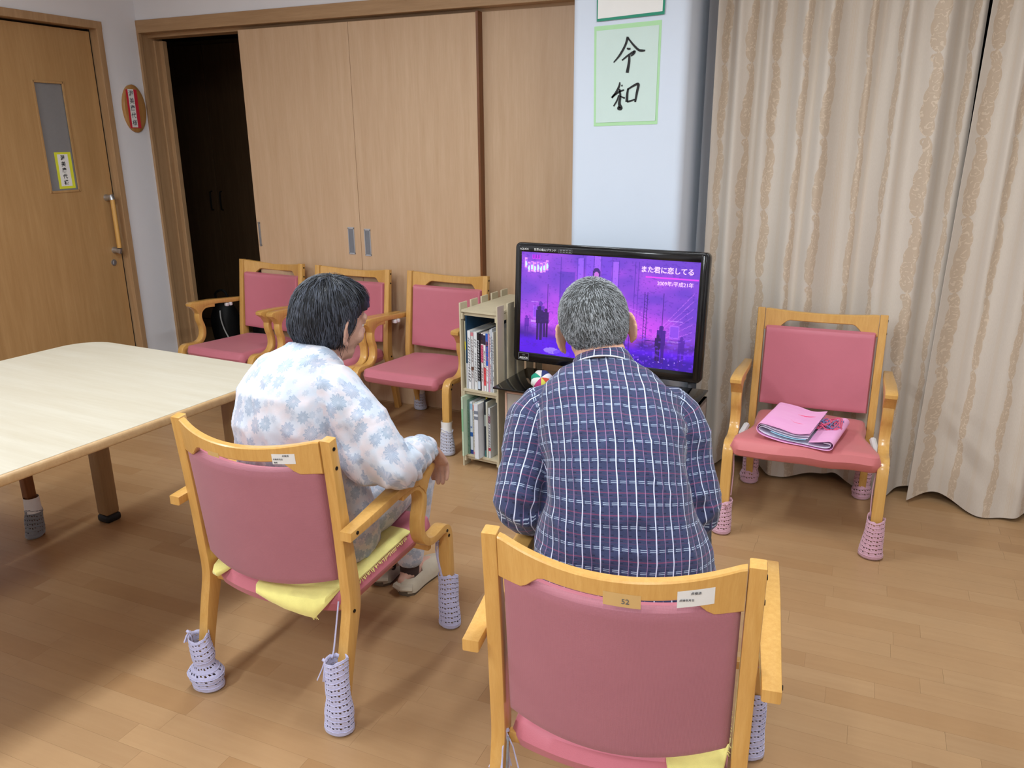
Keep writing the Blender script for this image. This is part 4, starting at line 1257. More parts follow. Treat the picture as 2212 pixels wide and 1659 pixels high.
def tv():
    a = -.083; hg = .51; w_ = .830; x, y, zb, ti = -.940, 3.091, .526, .063
    t = empty('television', (x, y, .440), a, label='black flat television showing a purple stage performance', cat='television')
    # local frame: x right, y back, z up ; tilted back
    T = Matrix.Translation((0, 0, zb-.440)) @ Matrix.Rotation(-ti, 4, 'X')
    T = Matrix.Translation((0, 0, zb-.440)) @ Matrix.Rotation(-ti*1.0, 4, 'X')
    def L(bm): bm.transform(T); return bm
    # casing
    bm = bmesh.new()
    sx0, sx1 = -.385, .388-.006; sz0, sz1 = .042, .472
    R = .022
    poly = []
    for cx, cz, a0 in ((w_/2-R, hg-R, 0), (-w_/2+R, hg-R, pi/2), (-w_/2+R, R, pi), (w_/2-R, R, 1.5*pi)):
        for k in range(7):
            q = a0+k/6*pi/2; poly.append((cx+R*cos(q), cz+R*sin(q)))
    prism(bm, poly, 0, .035, 'y', bevel=.004, seg=3)
    child_local('casing', L(bm), M['black_gloss'], t)
    bm = bmesh.new(); box(bm, -.30, .30, .033, .085, .08, .42, bevel=.02, seg=3)
    child_local('rear_housing', L(bm), M['black_matt'], t)
    # bezel frame raised slightly
    bm = bmesh.new(); d = .0035
    box(bm, -w_/2+.012, sx0, -d, .002, .012, hg-.012, bevel=.0015); box(bm, sx1, w_/2-.012, -d, .002, .012, hg-.012, bevel=.0015)
    box(bm, sx0-.004, sx1+.004, -d, .002, .012, sz0, bevel=.0015); box(bm, sx0-.004, sx1+.004, -d, .002, sz1, hg-.012, bevel=.0015)
    child_local('bezel', L(bm), M['black_gloss'], t)
    # screen picture: a grid of coloured cells (flat emissive picture)
    NXs, NYs = 256, 144
    X, Y = np.meshgrid((np.arange(NXs)+.5)/NXs, (np.arange(NYs)+.5)/NYs)   # Y from top
    def sm(n, seed, ax=1, ay=1):
        r = np.random.RandomState(seed); g = r.rand(n*ay+2, n*ax+2)
        gy = Y*(g.shape[0]-2); gx = X*(g.shape[1]-2); iy = gy.astype(int); ix = gx.astype(int); fy = gy-iy; fx = gx-ix
        fy = fy*fy*(3-2*fy); fx = fx*fx*(3-2*fx)
        return (g[iy, ix]*(1-fx)*(1-fy)+g[iy, ix+1]*fx*(1-fy)+g[iy+1, ix]*(1-fx)*fy+g[iy+1, ix+1]*fx*fy)
    P1, P2, P3 = np.array([104, 56, 196.]), np.array([172, 74, 224.]), np.array([70, 26, 150.])
    n = .6*sm(5, 1)+.4*sm(14, 2)
    img = P1+(P2-P1)*np.clip(n*1.5-.35, 0, 1)[..., None]
    def blend(mask, col, al=1.0):
        m = (np.clip(mask, 0, 1)*al)[..., None]; img[:] = img*(1-m)+np.array(col, float)*m
    def rect(x0, x1, y0, y1, col, al=1): blend(((X > x0)&(X < x1)&(Y > y0)&(Y < y1)).astype(float), col, al)
    def line(x0, y0, x1, y1, wd, col, al=1):
        dx, dy = x1-x0, (y1-y0)*.56; l2 = dx*dx+dy*dy; px_, py_ = X-x0, (Y-y0)*.56
        s = np.clip((px_*dx+py_*dy)/l2, 0, 1); dd = np.hypot(px_-s*dx, py_-s*dy); blend((dd < wd).astype(float), col, al)
    def ell(cx, cy, rx, ry, col, al=1): blend((((X-cx)/rx)**2+((Y-cy)/ry)**2 < 1).astype(float), col, al)
    # stage drop, tall panels
    for x0, x1, y0, c in ((.335, .372, .03, (150, 90, 245)), (.385, .43, 0, (132, 72, 226)), (.432, .468, 0, (160, 92, 246)), (.535, .57, .04, (164, 96, 250)), (.475, .53, 0, (112, 60, 210))):
        rect(x0, x1, y0, .62, c, .8)
    rect(.235, .325, .17, .60, (76, 44, 176), .6)
    for x0 in (.24, .66, .68, .335, .375, .43, .475, .535, .572, .62, .655): rect(x0, x0+.003, .03, .62, (72, 30, 160), .7)
    # pink glow fans
    for cx, cy, s in ((.20, .62, .25), (.60, .66, .28), (.74, .66, .25), (.36, .75, .2)):
        g = np.exp(-(((X-cx)/s)**2+((Y-cy)/(s*1.1))**2)*3); blend(g, (206, 70, 232), .75)
    for k in range(9):
        line(.70, .86, .98+.0*k, .28+.07*k, .0016, (206, 120, 246), .5)
        line(.60, .44+.02*k, .73, .50+.05*k, .0012, (206, 120, 250), .5)
        line(.17, .70, .30, .42+.05*k, .0012, (200, 110, 246), .4)
    # window-like frames left and right
    for ox, s in ((.065, 1), (.85, 1)):
        y = .50 if ox < .5 else .56
        rect(ox, ox+.08*s, y-.02, y-.012, (190, 130, 250), .8); rect(ox+.012, ox+.066, y+.02, y+.15, (170, 96, 246), .7)
        rect(ox+.018, ox+.060, y+.035, y+.135, (120, 58, 214), .7); rect(ox, ox+.07, y+.17, y+.185, (200, 150, 252), .8); rect(ox+.005, ox+.07, y+.20, y+.24, (164, 100, 246), .6)
    # trusses
    for x0 in (.72, .735, .165, .82): rect(x0, x0+.004, .30, .88, (52, 16, 120), .75)
    for k in range(18): line(.72, .32+.03*k, .739, .335+.03*k, .0014, (52, 16, 120), .6)
    # dark stage floor
    g = np.clip((Y-.70)/.10, 0, 1)*(sm(18, 5)*.7+.45); blend(g, (50, 12, 130), .85)
    blend(np.clip((Y-.80)/.06, 0, 1), (86, 8, 232), .8)
    blend(np.clip((Y-.80-.07*np.abs(X-.05))/.05, 0, 1)*np.clip((X-.45)*4, 0, 1)*np.clip((Y-.86)/.06, 0, 1), (44, 4, 140), .75)
    # people silhouettes
    def fig(cx, top, s, col=(40, 8, 84), al=.92):
        ell(cx, top, .012*s, .026*s, col, al); rect(cx-.022*s, cx+.022*s, top+.02*s, top+.16*s, col, al); rect(cx-.018*s, cx-.003*s, top+.14*s, top+.33*s, col, al); rect(cx+.003*s, cx+.018*s, top+.14*s, top+.33*s, col, al)
    fig(.125, .50, 1.0, (92, 40, 170)); fig(.118, .545, .95); fig(.158, .56, .8); fig(.82, .62, 1.0, (58, 10, 130)); fig(.805, .70, .7)
    fig(.615, .66, .6, (60, 14, 140)); fig(.93, .70, .8, (66, 16, 150), .7); fig(.04, .64, .6, (70, 18, 150), .7)
    rect(.74, .80, .74, .75, (40, 6, 110), .9); line(.62, .62, .70, .66, .002, (60, 10, 140), .9); line(.645, .66, .645, .88, .002, (60, 10, 140), .9)
    # singer behind the man's head and bright spots
    ell(.447, .165, .022, .055, (44, 16, 96), .9); ell(.447, .185, .015, .04, (200, 110, 220), .95)
    ell(.20, .955, .05, .03, (150, 120, 255), .95); ell(.26, .97, .05, .035, (96, 50, 255), .7)
    for k in range(12): ell(.62+.035*k*.8, .93+.03*math.sin(k*2.2), .003, .006, (186, 150, 255), .9)
    blend(((sm(60, 9) > .74)&(Y > .70)&(X > .5)).astype(float), (120, 60, 240), .5)
    blend((sm(90, 12) > .80).astype(float), (60, 24, 150), .25)
    # programme logo tiles
    rect(.018, .165, .085, .175, (170, 90, 240), .55)
    for k in range(8):
        yy = .10 + (.012 if k % 2 else 0) - (.03 if k in (0, 7) else 0)
        rect(.02+.0185*k, .036+.0185*k, yy-.012, yy+.085, (236, 150, 255), .9); rect(.0225+.0185*k, .0335+.0185*k, yy+.0, yy+.072, (150, 90, 220), .8)
        ell(.028+.0185*k, yy+.045, .006, .028, (196, 236, 255), .95)
    for k in range(3): rect(.068+.016*k, .082+.016*k, .02, .062, (216, 30, 250), .9); rect(.0715+.016*k, .0765+.016*k, .024, .058, (130, 0, 190), .9)
    rect(.72, .995, .150, .168, (232, 60, 250), .9)
    img = np.clip(img/255, 0, 1); li = np.where(img <= .04045, img/12.92, ((img+.055)/1.055)**2.4)
    me = bpy.data.meshes.new('screen')
    xs = np.linspace(sx0, sx1, NXs+1); zs = np.linspace(sz1, sz0, NYs+1)
    gx, gz = np.meshgrid(xs, zs); vv = np.stack([gx.ravel(), np.full(gx.size, -.0004), gz.ravel()], 1)
    idx = np.arange((NXs+1)*(NYs+1)).reshape(NYs+1, NXs+1)
    fc = np.stack([idx[1:, :-1].ravel(), idx[1:, 1:].ravel(), idx[:-1, 1:].ravel(), idx[:-1, :-1].ravel()], 1)
    me.from_pydata(vv.tolist(), [], fc.tolist())
    ca = me.color_attributes.new('picture', 'FLOAT_COLOR', 'CORNER')
    colr = np.concatenate([li.reshape(-1, 3), np.ones((li.size//3, 1))], 1)
    ca.data.foreach_set('color', np.repeat(colr, 4, axis=0).ravel())
    me.transform(T)
    s = NT('lit_lcd_picture'); at = s.n('ShaderNodeAttribute', attribute_name='picture')
    s.set(base=(.01, .01, .012, 1), rough=.35, emis=at.outputs['Color'], emi=1.15)
    scr = link('screen', me, t, False, s.m)
    cap = NT('lit_caption'); cap.set(base=(0, 0, 0, 1), emis=rgb(250, 206, 255), emi=1.15)
    def txt(s_, x_, z_, size, mat, par, bold=.0, dpt=-.0012, al='CENTER'):
        m = T @ face_mtx((x_, dpt, z_), (1, 0, 0), (0, 0, 1))
        me2 = bpy.data.meshes.new('caption'); b = text_bm(s_, size, m, .0002, bold, 1, al); b.to_mesh(me2); b.free()
        return link('caption' if par is scr else 'casing_print', me2, par, False, mat)
    Wc = sx1-sx0; Hc = sz1-sz0
    txt('また君に恋してる', sx0+Wc*.972, sz1-Hc*.095, .0270, cap.m, scr, .0006, al='RIGHT')
    txt('2009年/平成21年', sx0+Wc*.972, sz1-Hc*.212, .0200, cap.m, scr, .0002, al='RIGHT')
    txt('AQUOS', -.372, hg-.0265, .0115, M['label_paper'], t, 0, -.0042)
    txt('世界の亀山ブランド', -.275, hg-.0265, .0115, M['label_paper'], t, 0, -.0042)
    bm = bmesh.new()
    for x0, x1, z0, z1 in ((-.213, -.152, hg-.0345, hg-.0185),):
        for a_ in ((x0, x1, z0, z0+.0008), (x0, x1, z1-.0008, z1), (x0, x0+.0008, z0, z1), (x1-.0008, x1, z0, z1)): box(bm, a_[0], a_[1], -.0042, -.0036, a_[2], a_[3])
    for k in range(4):
        box(bm, -.208+k*.0135, -.198+k*.0135, -.0042, -.0036, hg-.0245, hg-.0215); box(bm, -.208+k*.0135, -.199+k*.0135, -.0042, -.0036, hg-.0315, hg-.029)
    child_local('casing_print', L(bm), M['steel_dark'], t, False)
    bm = bmesh.new()
    x0, x1, z0, z1 = -.388, -.338, .008, .038
    for a_ in ((x0, x1, z0, z0+.0015), (x0, x1, z1-.0015, z1), (x0, x0+.0015, z0, z1), (x1-.0015, x1, z0, z1)): box(bm, a_[0], a_[1], -.0046, -.0036, a_[2], a_[3])
    child_local('badge', L(bm), M['steel_dark'], t, False)
    txt('LED', -.363, .029, .009, M['steel_dark'], t, 0, -.0042); txt('AQUOS', -.363, .0165, .0115, M['label_paper'], t, .0003, -.0042)
    # foot
    bm = bmesh.new(); box(bm, -.05, .05, .02, .055, .012, .20, bevel=.01)
    child_local('neck', bm, M['black_gloss'], t)
    bm = bmesh.new(); rings = []
    for k, z in ((1, .0005), (1, .008), (.93, .013), (.3, .016)):
        rings.append([bm.verts.new((.24*k*cos(2*pi*i/40), .035+.125*k*sin(2*pi*i/40), z)) for i in range(40)])
    for p_, q_ in zip(rings, rings[1:]):
        for i in range(40): bm.faces.new((p_[i], p_[(i+1) % 40], q_[(i+1) % 40], q_[i]))
    bm.faces.new(rings[-1]); bm.faces.new(rings[0][::-1])
    child_local('foot', bm, M['black_gloss'], t)
tv()

def beanbag():
    c = V((-1.172, 3.005, .4842))
    t = empty('beanbag', (c.x, c.y, .4402), .3, label='cloth ball of green, white, pink, yellow, red and navy panels on the stand', cat='ball')
    cols = [(36, 150, 120), (232, 236, 232), (196, 62, 130), (222, 220, 96), (214, 84, 60), (236, 236, 236), (52, 62, 110), (226, 222, 210)]
    for k, cc in enumerate(cols):
        bm = bmesh.new(); G = []
        for i in range(5):
            a = 2*pi*(k+i/4)/8 + 2.35
            G.append([])
            for j in range(9):
                p = -pi/2+pi*j/8
                r = .047*(1-.05*cos(8*a*1.0)*cos(p))*(1+.05*noise.noise(V((cos(a)*3*cos(p), sin(a)*3*cos(p), sin(p)*3))))
                G[-1].append(bm.verts.new((r*cos(p)*cos(a), r*cos(p)*sin(a)*.95, .044+.044*sin(p)*(.97))))
        for i in range(4):
            for j in range(8):
                try: bm.faces.new((G[i][j], G[i+1][j], G[i+1][j+1], G[i][j+1]))
                except Exception: pass
        bmesh.ops.remove_doubles(bm, verts=bm.verts, dist=.0003)
        bmesh.ops.recalc_face_normals(bm, faces=bm.faces)
        bm.transform(Matrix.Translation((0, 0, .0435)) @ Matrix.Rotation(radians(55), 4, 'X') @ Matrix.Translation((0, 0, -.0435)))
        child_local('cloth_panel', bm, plain('panel_cloth_%d' % k, rgb(*cc), .85, .06, 40, .5), t)
beanbag()

# ================================================================== PINK FOLDED BAG ON THE RIGHT CHAIR
def bag():
    # rolled/folded paper carrier; profile in (x, z), swept along y
    R = Matrix.Translation((-.128, 3.035, .3875)) @ Matrix.Rotation(radians(-9), 4, 'Z')
    t = empty('paper_bag', (-.128, 3.035, .3875), radians(-9), label='folded pink paper carrier bag with pink and blue cords on the chair seat', cat='bag')
    pk = NT('pink_crinkled_paper'); co = pk.coord('Object', (1, 6, 6))
    n = pk.noise(co, 6, 4); pk.set(base=pk.mix(n, rgb(244, 168, 222), rgb(252, 190, 232)), rough=.6, spec=.3); pk.bump(n, .2, .001)
    inn = plain('bag_inner_paper', rgb(232, 224, 244), .7, .04, 20, .1)
    def sheet(prof, y0, y1, nm, mat, th=.0016, wav=.002, skew=0):
        P = spline([(a, b*1.25) for a, b in prof], 6); bm = bmesh.new(); ny = 14; G = []
        for i, p in enumerate(P):
            G.append([bm.verts.new((p[0]+skew*j/ny, y0+(y1-y0)*j/ny, p[1]+wav*noise.noise(V((p[0]*14, j*.35, p[1]*20))))) for j in range(ny+1)])
        for a in range(len(P)-1):
            for j in range(ny): bm.faces.new((G[a][j], G[a+1][j], G[a+1][j+1], G[a][j+1]))
        shell(bm, th)
        return child_local(nm, bm, mat, t)
    # outer: bottom layer, right roll-over, and left roll-over with the top flap
    outer = [(.050, .018), (.095, .026), (.122, .030), (.135, .020), (.128, .006), (.10, .001), (.0, .002), (-.07, .006), (-.118, .014), (-.136, .026), (-.134, .042), (-.118, .050), (-.06, .045), (.0, .036), (.052, .044)]
    sheet(outer, -.150, .135, 'bag_paper', pk.m)
    sheet([(.046, .026), (.0, .022), (-.06, .028), (-.112, .038), (-.126, .034), (-.124, .026), (-.09, .016), (.0, .010), (.09, .008), (.120, .012), (.122, .020), (.10, .022)], -.148, .125, 'bag_lining', inn, .0012)
    sheet([(.050, .034), (.0, .029), (-.06, .035), (-.114, .044), (-.130, .038)], -.149, .13, 'bag_layer', inn, .0010)
    sheet([(.040, .022), (.0, .018), (-.05, .022), (-.085, .028)], -.151, .12, 'bag_insert', plain('pale_blue_paper', rgb(170, 214, 236), .7, .04, 20, .1), .0012)
    cord_p = yarn('coral_pink_cord', rgb(236, 82, 128)); cord_b = yarn('slate_blue_cord', rgb(116, 116, 176))
    # handle on the flap
    b = bmesh.new()
    tube(b, spline([V((.028, .070, .0455)), V((-.01, .055, .046)), V((-.058, .045, .0525)), V((-.068, .020, .0535)), V((-.050, -.020, .0515)), V((-.028, -.040, .0475)), V((.0, -.035, .0435)), V((.018, -.055, .0435))], 5), .0022, 6)
    child_local('handle_cord', b, cord_p, t)
    b = bmesh.new(); disc(b, (.030, .070, .042), (0, 0, 1), .004, .0035, 10); disc(b, (.022, -.050, .040), (0, 0, 1), .004, .0035, 10)
    child_local('eyelet', b, M['steel'], t)
    rnd = random.Random(5)
    for i in range(16):
        b = bmesh.new(); pts = [V((.045, rnd.uniform(-.02, .09), .030))]
        for k in range(5):
            pts.append(V((.055+.016*k+rnd.uniform(-.008, .008), rnd.uniform(-.02, .10), .031+rnd.uniform(0, .016))))
        if i % 2: pts.append(V((.128, rnd.uniform(0, .04), .034)))
        tube(b, spline(pts, 4), .0022, 5)
        child_local('handle_cord', b, cord_p if i % 5 < 3 else cord_b, t)
bag()

# ================================================================== DIM ROOM CONTENTS
def wardrobe():
    t = empty('wardrobe', (-4.6, 5.0, 0), 0, label='dark brown built-in wardrobe in the unlit room behind the doorway', cat='wardrobe')
    obj('carcass', bx(-5.7, -3.2, 4.93, 5.44, 0, 2.16), M['dark_wood'], t, False)
    for x in (-5.69, -5.14, -4.585, -4.03, -3.475):
        d = obj('wardrobe_door', bx(x, x+.548, 4.905, 4.93, .08, 2.13, bevel=.002), M['dark_wood'], t, False)
        hx = x+(.50 if int(round((x+5.69)/.555)) % 2 == 1 else .04)
        b = bmesh.new(); tube(b, [(hx, 4.905, .95), (hx, 4.885, .955), (hx, 4.882, 1.02), (hx, 4.885, 1.085), (hx, 4.905, 1.09)], .006, 8)
        obj('handle', b, M['black_matt'], d)
wardrobe()
def dark_bags():
    for i, (x, y, s, lab) in enumerate(((-4.07, 4.30, .95, 'black soft bag with a white strap on the floor of the dark room'), (-3.72, 4.34, 1.0, 'black soft bag in the dark room nearest the sliding door'))):
        t = empty('bag', (x, y, 0), .2*i, label=lab, cat='bag')
        bm = bmesh.new(); bmesh.ops.create_icosphere(bm, subdivisions=4, radius=1)
        for v in bm.verts:
            p = v.co; n = noise.noise(p*1.6+V((i*5, 0, 0)))
            v.co = V((p.x*.11*s*(1+.15*n), p.y*.10*s, max(0.002, .20+.21*p.z*s*(1+.12*n))))
        child_local('body', bm, M['black_matt'], t)
        b = bmesh.new(); tube(b, spline([V((-.06, 0, .36)), V((-.05, -.02, .44)), V((.03, -.02, .46)), V((.06, 0, .36))], 5), .008, 8)
        child_local('carry_handle', b, M['black_matt'], t)
        if i == 0:
            b = bmesh.new(); tube(b, spline([V((.055, -.105, .34)), V((.062, -.112, .28)), V((.075, -.105, .21)), V((.085, -.085, .15))], 4), [.006]*13, 8, flat=.4)
            child_local('strap', b, M['tape_white'], t)
dark_bags()

# ================================================================== PEOPLE
def loft(rings, seg=40, n=2.0):
    """rings: (centre, side, fwd, rx, ry). returns verts, faces(idx), uv per corner; u = arc length from the back centre"""
    Vt, Fc, Uv = [], [], []
    prev = None; vlen = 0; rows = []
    for (c, s, f, rx, ry) in rings:
        c = V(c); 
        if prev is not None: vlen += (c-prev).length
        prev = c; pts = []; 
        for k in range(seg+1):
            a = -pi/2 - pi + 2*pi*k/seg
            ca, sa = cos(a), sin(a)
            pts.append(c + s*(rx*math.copysign(abs(ca)**(2/n), ca)) + f*(ry*math.copysign(abs(sa)**(2/n), sa)))
        arc = [0]
        for k in range(seg): arc.append(arc[-1]+(pts[k+1]-pts[k]).length)
        mid = arc[seg//2]
        rows.append((pts, [a-mid for a in arc], vlen))
    for pts, arc, vl in rows: Vt += pts[:seg]
    for j in range(len(rows)-1):
        for k in range(seg):
            k2 = (k+1) % seg
            Fc.append((j*seg+k, j*seg+k2, (j+1)*seg+k2, (j+1)*seg+k))
            A, B = rows[j], rows[j+1]
            Uv.append(((A[1][k], A[2]), (A[1][k+1], A[2]), (B[1][k+1], B[2]), (B[1][k], B[2])))
    for ring, rev in ((0, True), (len(rows)-1, False)):
        c0 = len(Vt); Vt.append(sum(rows[ring][0][:seg], V())/seg)
        for k in range(seg):
            k2 = (k+1) % seg; t3 = (ring*seg+k2, ring*seg+k, c0) if rev else (ring*seg+k, ring*seg+k2, c0)
            Fc.append(t3); u = rows[ring][1]; vl = rows[ring][2]
            Uv.append(((u[k+1], vl), (u[k], vl), (u[k], vl)) if rev else ((u[k], vl), (u[k+1], vl), (u[k], vl)))
    return Vt, Fc, Uv

def ltube(path, radii, side=None, flat=1.0, seg=20, per=5):
    """limb: spline path with radii -> loft data"""
    q = [tuple(V(p))+(r,) for p, r in zip(path, radii)]
    S = spline(q, per); P = [V(s[:3]) for s in S]; Rr = [s[3] for s in S]
    T, N = frames(P)
    if side is not None: N = [(V(side)-t*V(side).dot(t)).normalized() for t in T]
    # rounded ends
    rings = []
    n = len(P)
    def rr(i): return Rr[i]
    for k in (.55, .85): rings.append((P[0]-T[0]*rr(0)*sqrt(1-k*k)*.6, N[0], T[0].cross(N[0]), rr(0)*k, rr(0)*k*flat))
    for i in range(n): rings.append((P[i], N[i], T[i].cross(N[i]), rr(i), rr(i)*flat))
    for k in (.85, .55): rings.append((P[-1]+T[-1]*rr(n-1)*sqrt(1-k*k)*.6, N[-1], T[-1].cross(N[-1]), rr(n-1)*k, rr(n-1)*k*flat))
    return loft(rings, seg)

def ellipsoid(c, r, mtx=None, seg=24, rings=14):
    Vt, Fc, Uv = [], [], []
    m = mtx or Matrix.Identity(3)
    for j in range(1, rings):
        p = -pi/2+pi*j/rings
        for k in range(seg):
            a = 2*pi*k/seg; Vt.append(V(c)+m @ V((r[0]*cos(p)*cos(a), r[1]*cos(p)*sin(a), r[2]*sin(p))))
    for j in range(rings-2):
        for k in range(seg):
            Fc.append((j*seg+k, j*seg+(k+1) % seg, (j+1)*seg+(k+1) % seg, (j+1)*seg+k)); Uv.append(((0, 0),)*4)
    a = len(Vt); Vt.append(V(c)+m @ V((0, 0, -r[2]))); b = len(Vt); Vt.append(V(c)+m @ V((0, 0, r[2])))
    for k in range(seg):
        Fc.append(((k+1) % seg, k, a)); Fc.append(((rings-2)*seg+k, (rings-2)*seg+(k+1) % seg, b)); Uv += [((0, 0),)*3]*2
    return Vt, Fc, Uv

def fuse(name, parts, voxel, mat, parent, smooth=2, disp=None, cut=None, uvs=True, smf=.5):
    """union of closed shapes -> one continuous surface, with texture coordinates carried over"""
    allv, allf = [], []
    for Vt, Fc, Uv in parts:
        o_ = len(allv); allv += [tuple(v) for v in Vt]; allf += [tuple(i+o_ for i in f) for f in Fc]
    me = bpy.data.meshes.new('tmp'); me.from_pydata(allv, [], allf)
    ob = bpy.data.objects.new('tmp', me); C.objects.link(ob)
    md = ob.modifiers.new('r', 'REMESH'); md.mode = 'VOXEL'; md.voxel_size = voxel; md.adaptivity = 0
    dg = bpy.context.evaluated_depsgraph_get(); dg.update()
    m2 = bpy.data.meshes.new_from_object(ob.evaluated_get(dg))
    bpy.data.objects.remove(ob); bpy.data.meshes.remove(me)
    bm = bmesh.new(); bm.from_mesh(m2); bpy.data.meshes.remove(m2)
    for _ in range(smooth): bmesh.ops.smooth_vert(bm, verts=bm.verts, factor=smf, use_axis_x=True, use_axis_y=True, use_axis_z=True)
    # texture coordinates from the nearest source patch
    if uvs:
        trees = []; tris = []
        for Vt, Fc, Uv in parts:
            tv_, tf, tu = [], [], []
            for f, u in zip(Fc, Uv):
                for a, b, c in ((0, 1, 2), (0, 2, 3)) if len(f) == 4 else ((0, 1, 2),):
                    tf.append((f[a], f[b], f[c])); tu.append((u[a], u[b], u[c]))
            trees.append(BVHTree.FromPolygons([V(v) for v in Vt], tf, all_triangles=True)); tris.append(([V(v) for v in Vt], tf, tu))
        lay = bm.loops.layers.uv.new('UVMap'); cache = {}
        def uvof(pi_, co, fidx):
            vs, tf, tu = tris[pi_]; a, b, c = (vs[i] for i in tf[fidx]); ua, ub, uc = tu[fidx]
            e0, e1, d = b-a, c-a, co-a
            d00, d01, d11, d20, d21 = e0.dot(e0), e0.dot(e1), e1.dot(e1), d.dot(e0), d.dot(e1)
            den = d00*d11-d01*d01
            if abs(den) < 1e-16: return ua
            v_ = (d11*d20-d01*d21)/den; w2 = (d00*d21-d01*d20)/den; u_ = 1-v_-w2
            return (u_*ua[0]+v_*ub[0]+w2*uc[0], u_*ua[1]+v_*ub[1]+w2*uc[1])
        for f in bm.faces:
            ce = f.calc_center_median(); best = None
            for i, tr in enumerate(trees):
                h = tr.find_nearest(ce)
                if h[0] is not None and (best is None or h[3] < best[1]): best = (i, h[3], h[2])
            for l in f.loops: l[lay].uv = uvof(best[0], l.vert.co, best[2])
    if disp:
        bm.normal_update()
        new = [(v, v.co+v.normal*disp(v.co, v.normal)) for v in bm.verts]
        for v, c in new: v.co = c
    if cut:
        dead = [f for f in bm.faces if cut(f.calc_center_median())]
        bmesh.ops.delete(bm, geom=dead, context='FACES')
    return obj(name, bm, mat, parent)

def seg_dist(p, a, b):
    ab = b-a; t = max(0, min(1, (p-a).dot(ab)/ab.dot(ab))); return (p-(a+ab*t)).length, t

def folds(lines):
    """lines: (a, b, depth, width): ridge (+) or valley (-)"""
    L = [(V(a), V(b), d, w_) for a, b, d, w_ in lines]
    def f(p, n):
        s = 0
        for a, b, d, w_ in L:
            q, t = seg_dist(p, a, b)
            if q < 3*w_: s += d*exp(-(q/w_)**2)*(.35+.65*sin(pi*(.12+.76*t)))
        return s
    return f

def hand_parts(wrist, fw, up, thumb, L=.165, curl=.5, spread=.0, w_=.075):
    """palm and five fingers; fw towards the fingers, up = back of the hand, thumb = towards the thumb side"""
    fw, up, th = V(fw).normalized(), V(up).normalized(), V(thumb).normalized(); wr = V(wrist); parts = []
    pl_ = L*.52
    rings = []
    for t, a, b in ((-.14, .72, .9), (0, .74, .92), (.25, .9, 1), (.6, 1.04, 1), (.9, 1.05, .85), (1.0, .98, .6)):
        rings.append((wr+fw*pl_*t, th, up, w_/2*a, .0135*b*1.05))
    parts.append(loft(rings, 18, 2.4))
    lens = [.43, .48, .45, .35]; rad = [.0086, .0088, .0083, .0074]
    for i in range(4):
        off = (1.5-i)*w_*.245
        b0 = wr+fw*pl_*.80+th*off; d = (fw+th*(1.5-i)*spread).normalized(); p = wr+fw*(pl_*(1.0-.03*abs(i-1)))+th*off+up*.002
        ang = 0; pts = [b0, p]; seg_l = [lens[i]*L*.46, lens[i]*L*.30, lens[i]*L*.24]
        cu = curl if not isinstance(curl, (list, tuple)) else curl[i]
        for k, sl in enumerate(seg_l):
            ang += cu*(1.0, 1.1, .7)[k]
            p = p + (d*cos(ang)-up*sin(ang))*sl; pts.append(p)
        r = rad[i]; parts.append(ltube(pts, [r*1.05, r*1.08, r, r*.93, r*.8], seg=12, per=4))
    t0 = wr+fw*pl_*.18+th*w_*.30; t1 = wr+fw*pl_*.48+th*w_*.62-up*.010; t2 = t1+(fw*.85+th*.35-up*.35).normalized()*L*.19; t3 = t2+(fw*.95-up*.35).normalized()*L*.13
    parts.append(ltube([t0, t1, t2, t3], [.0135, .0115, .0098, .0078], seg=12, per=4))
    return parts

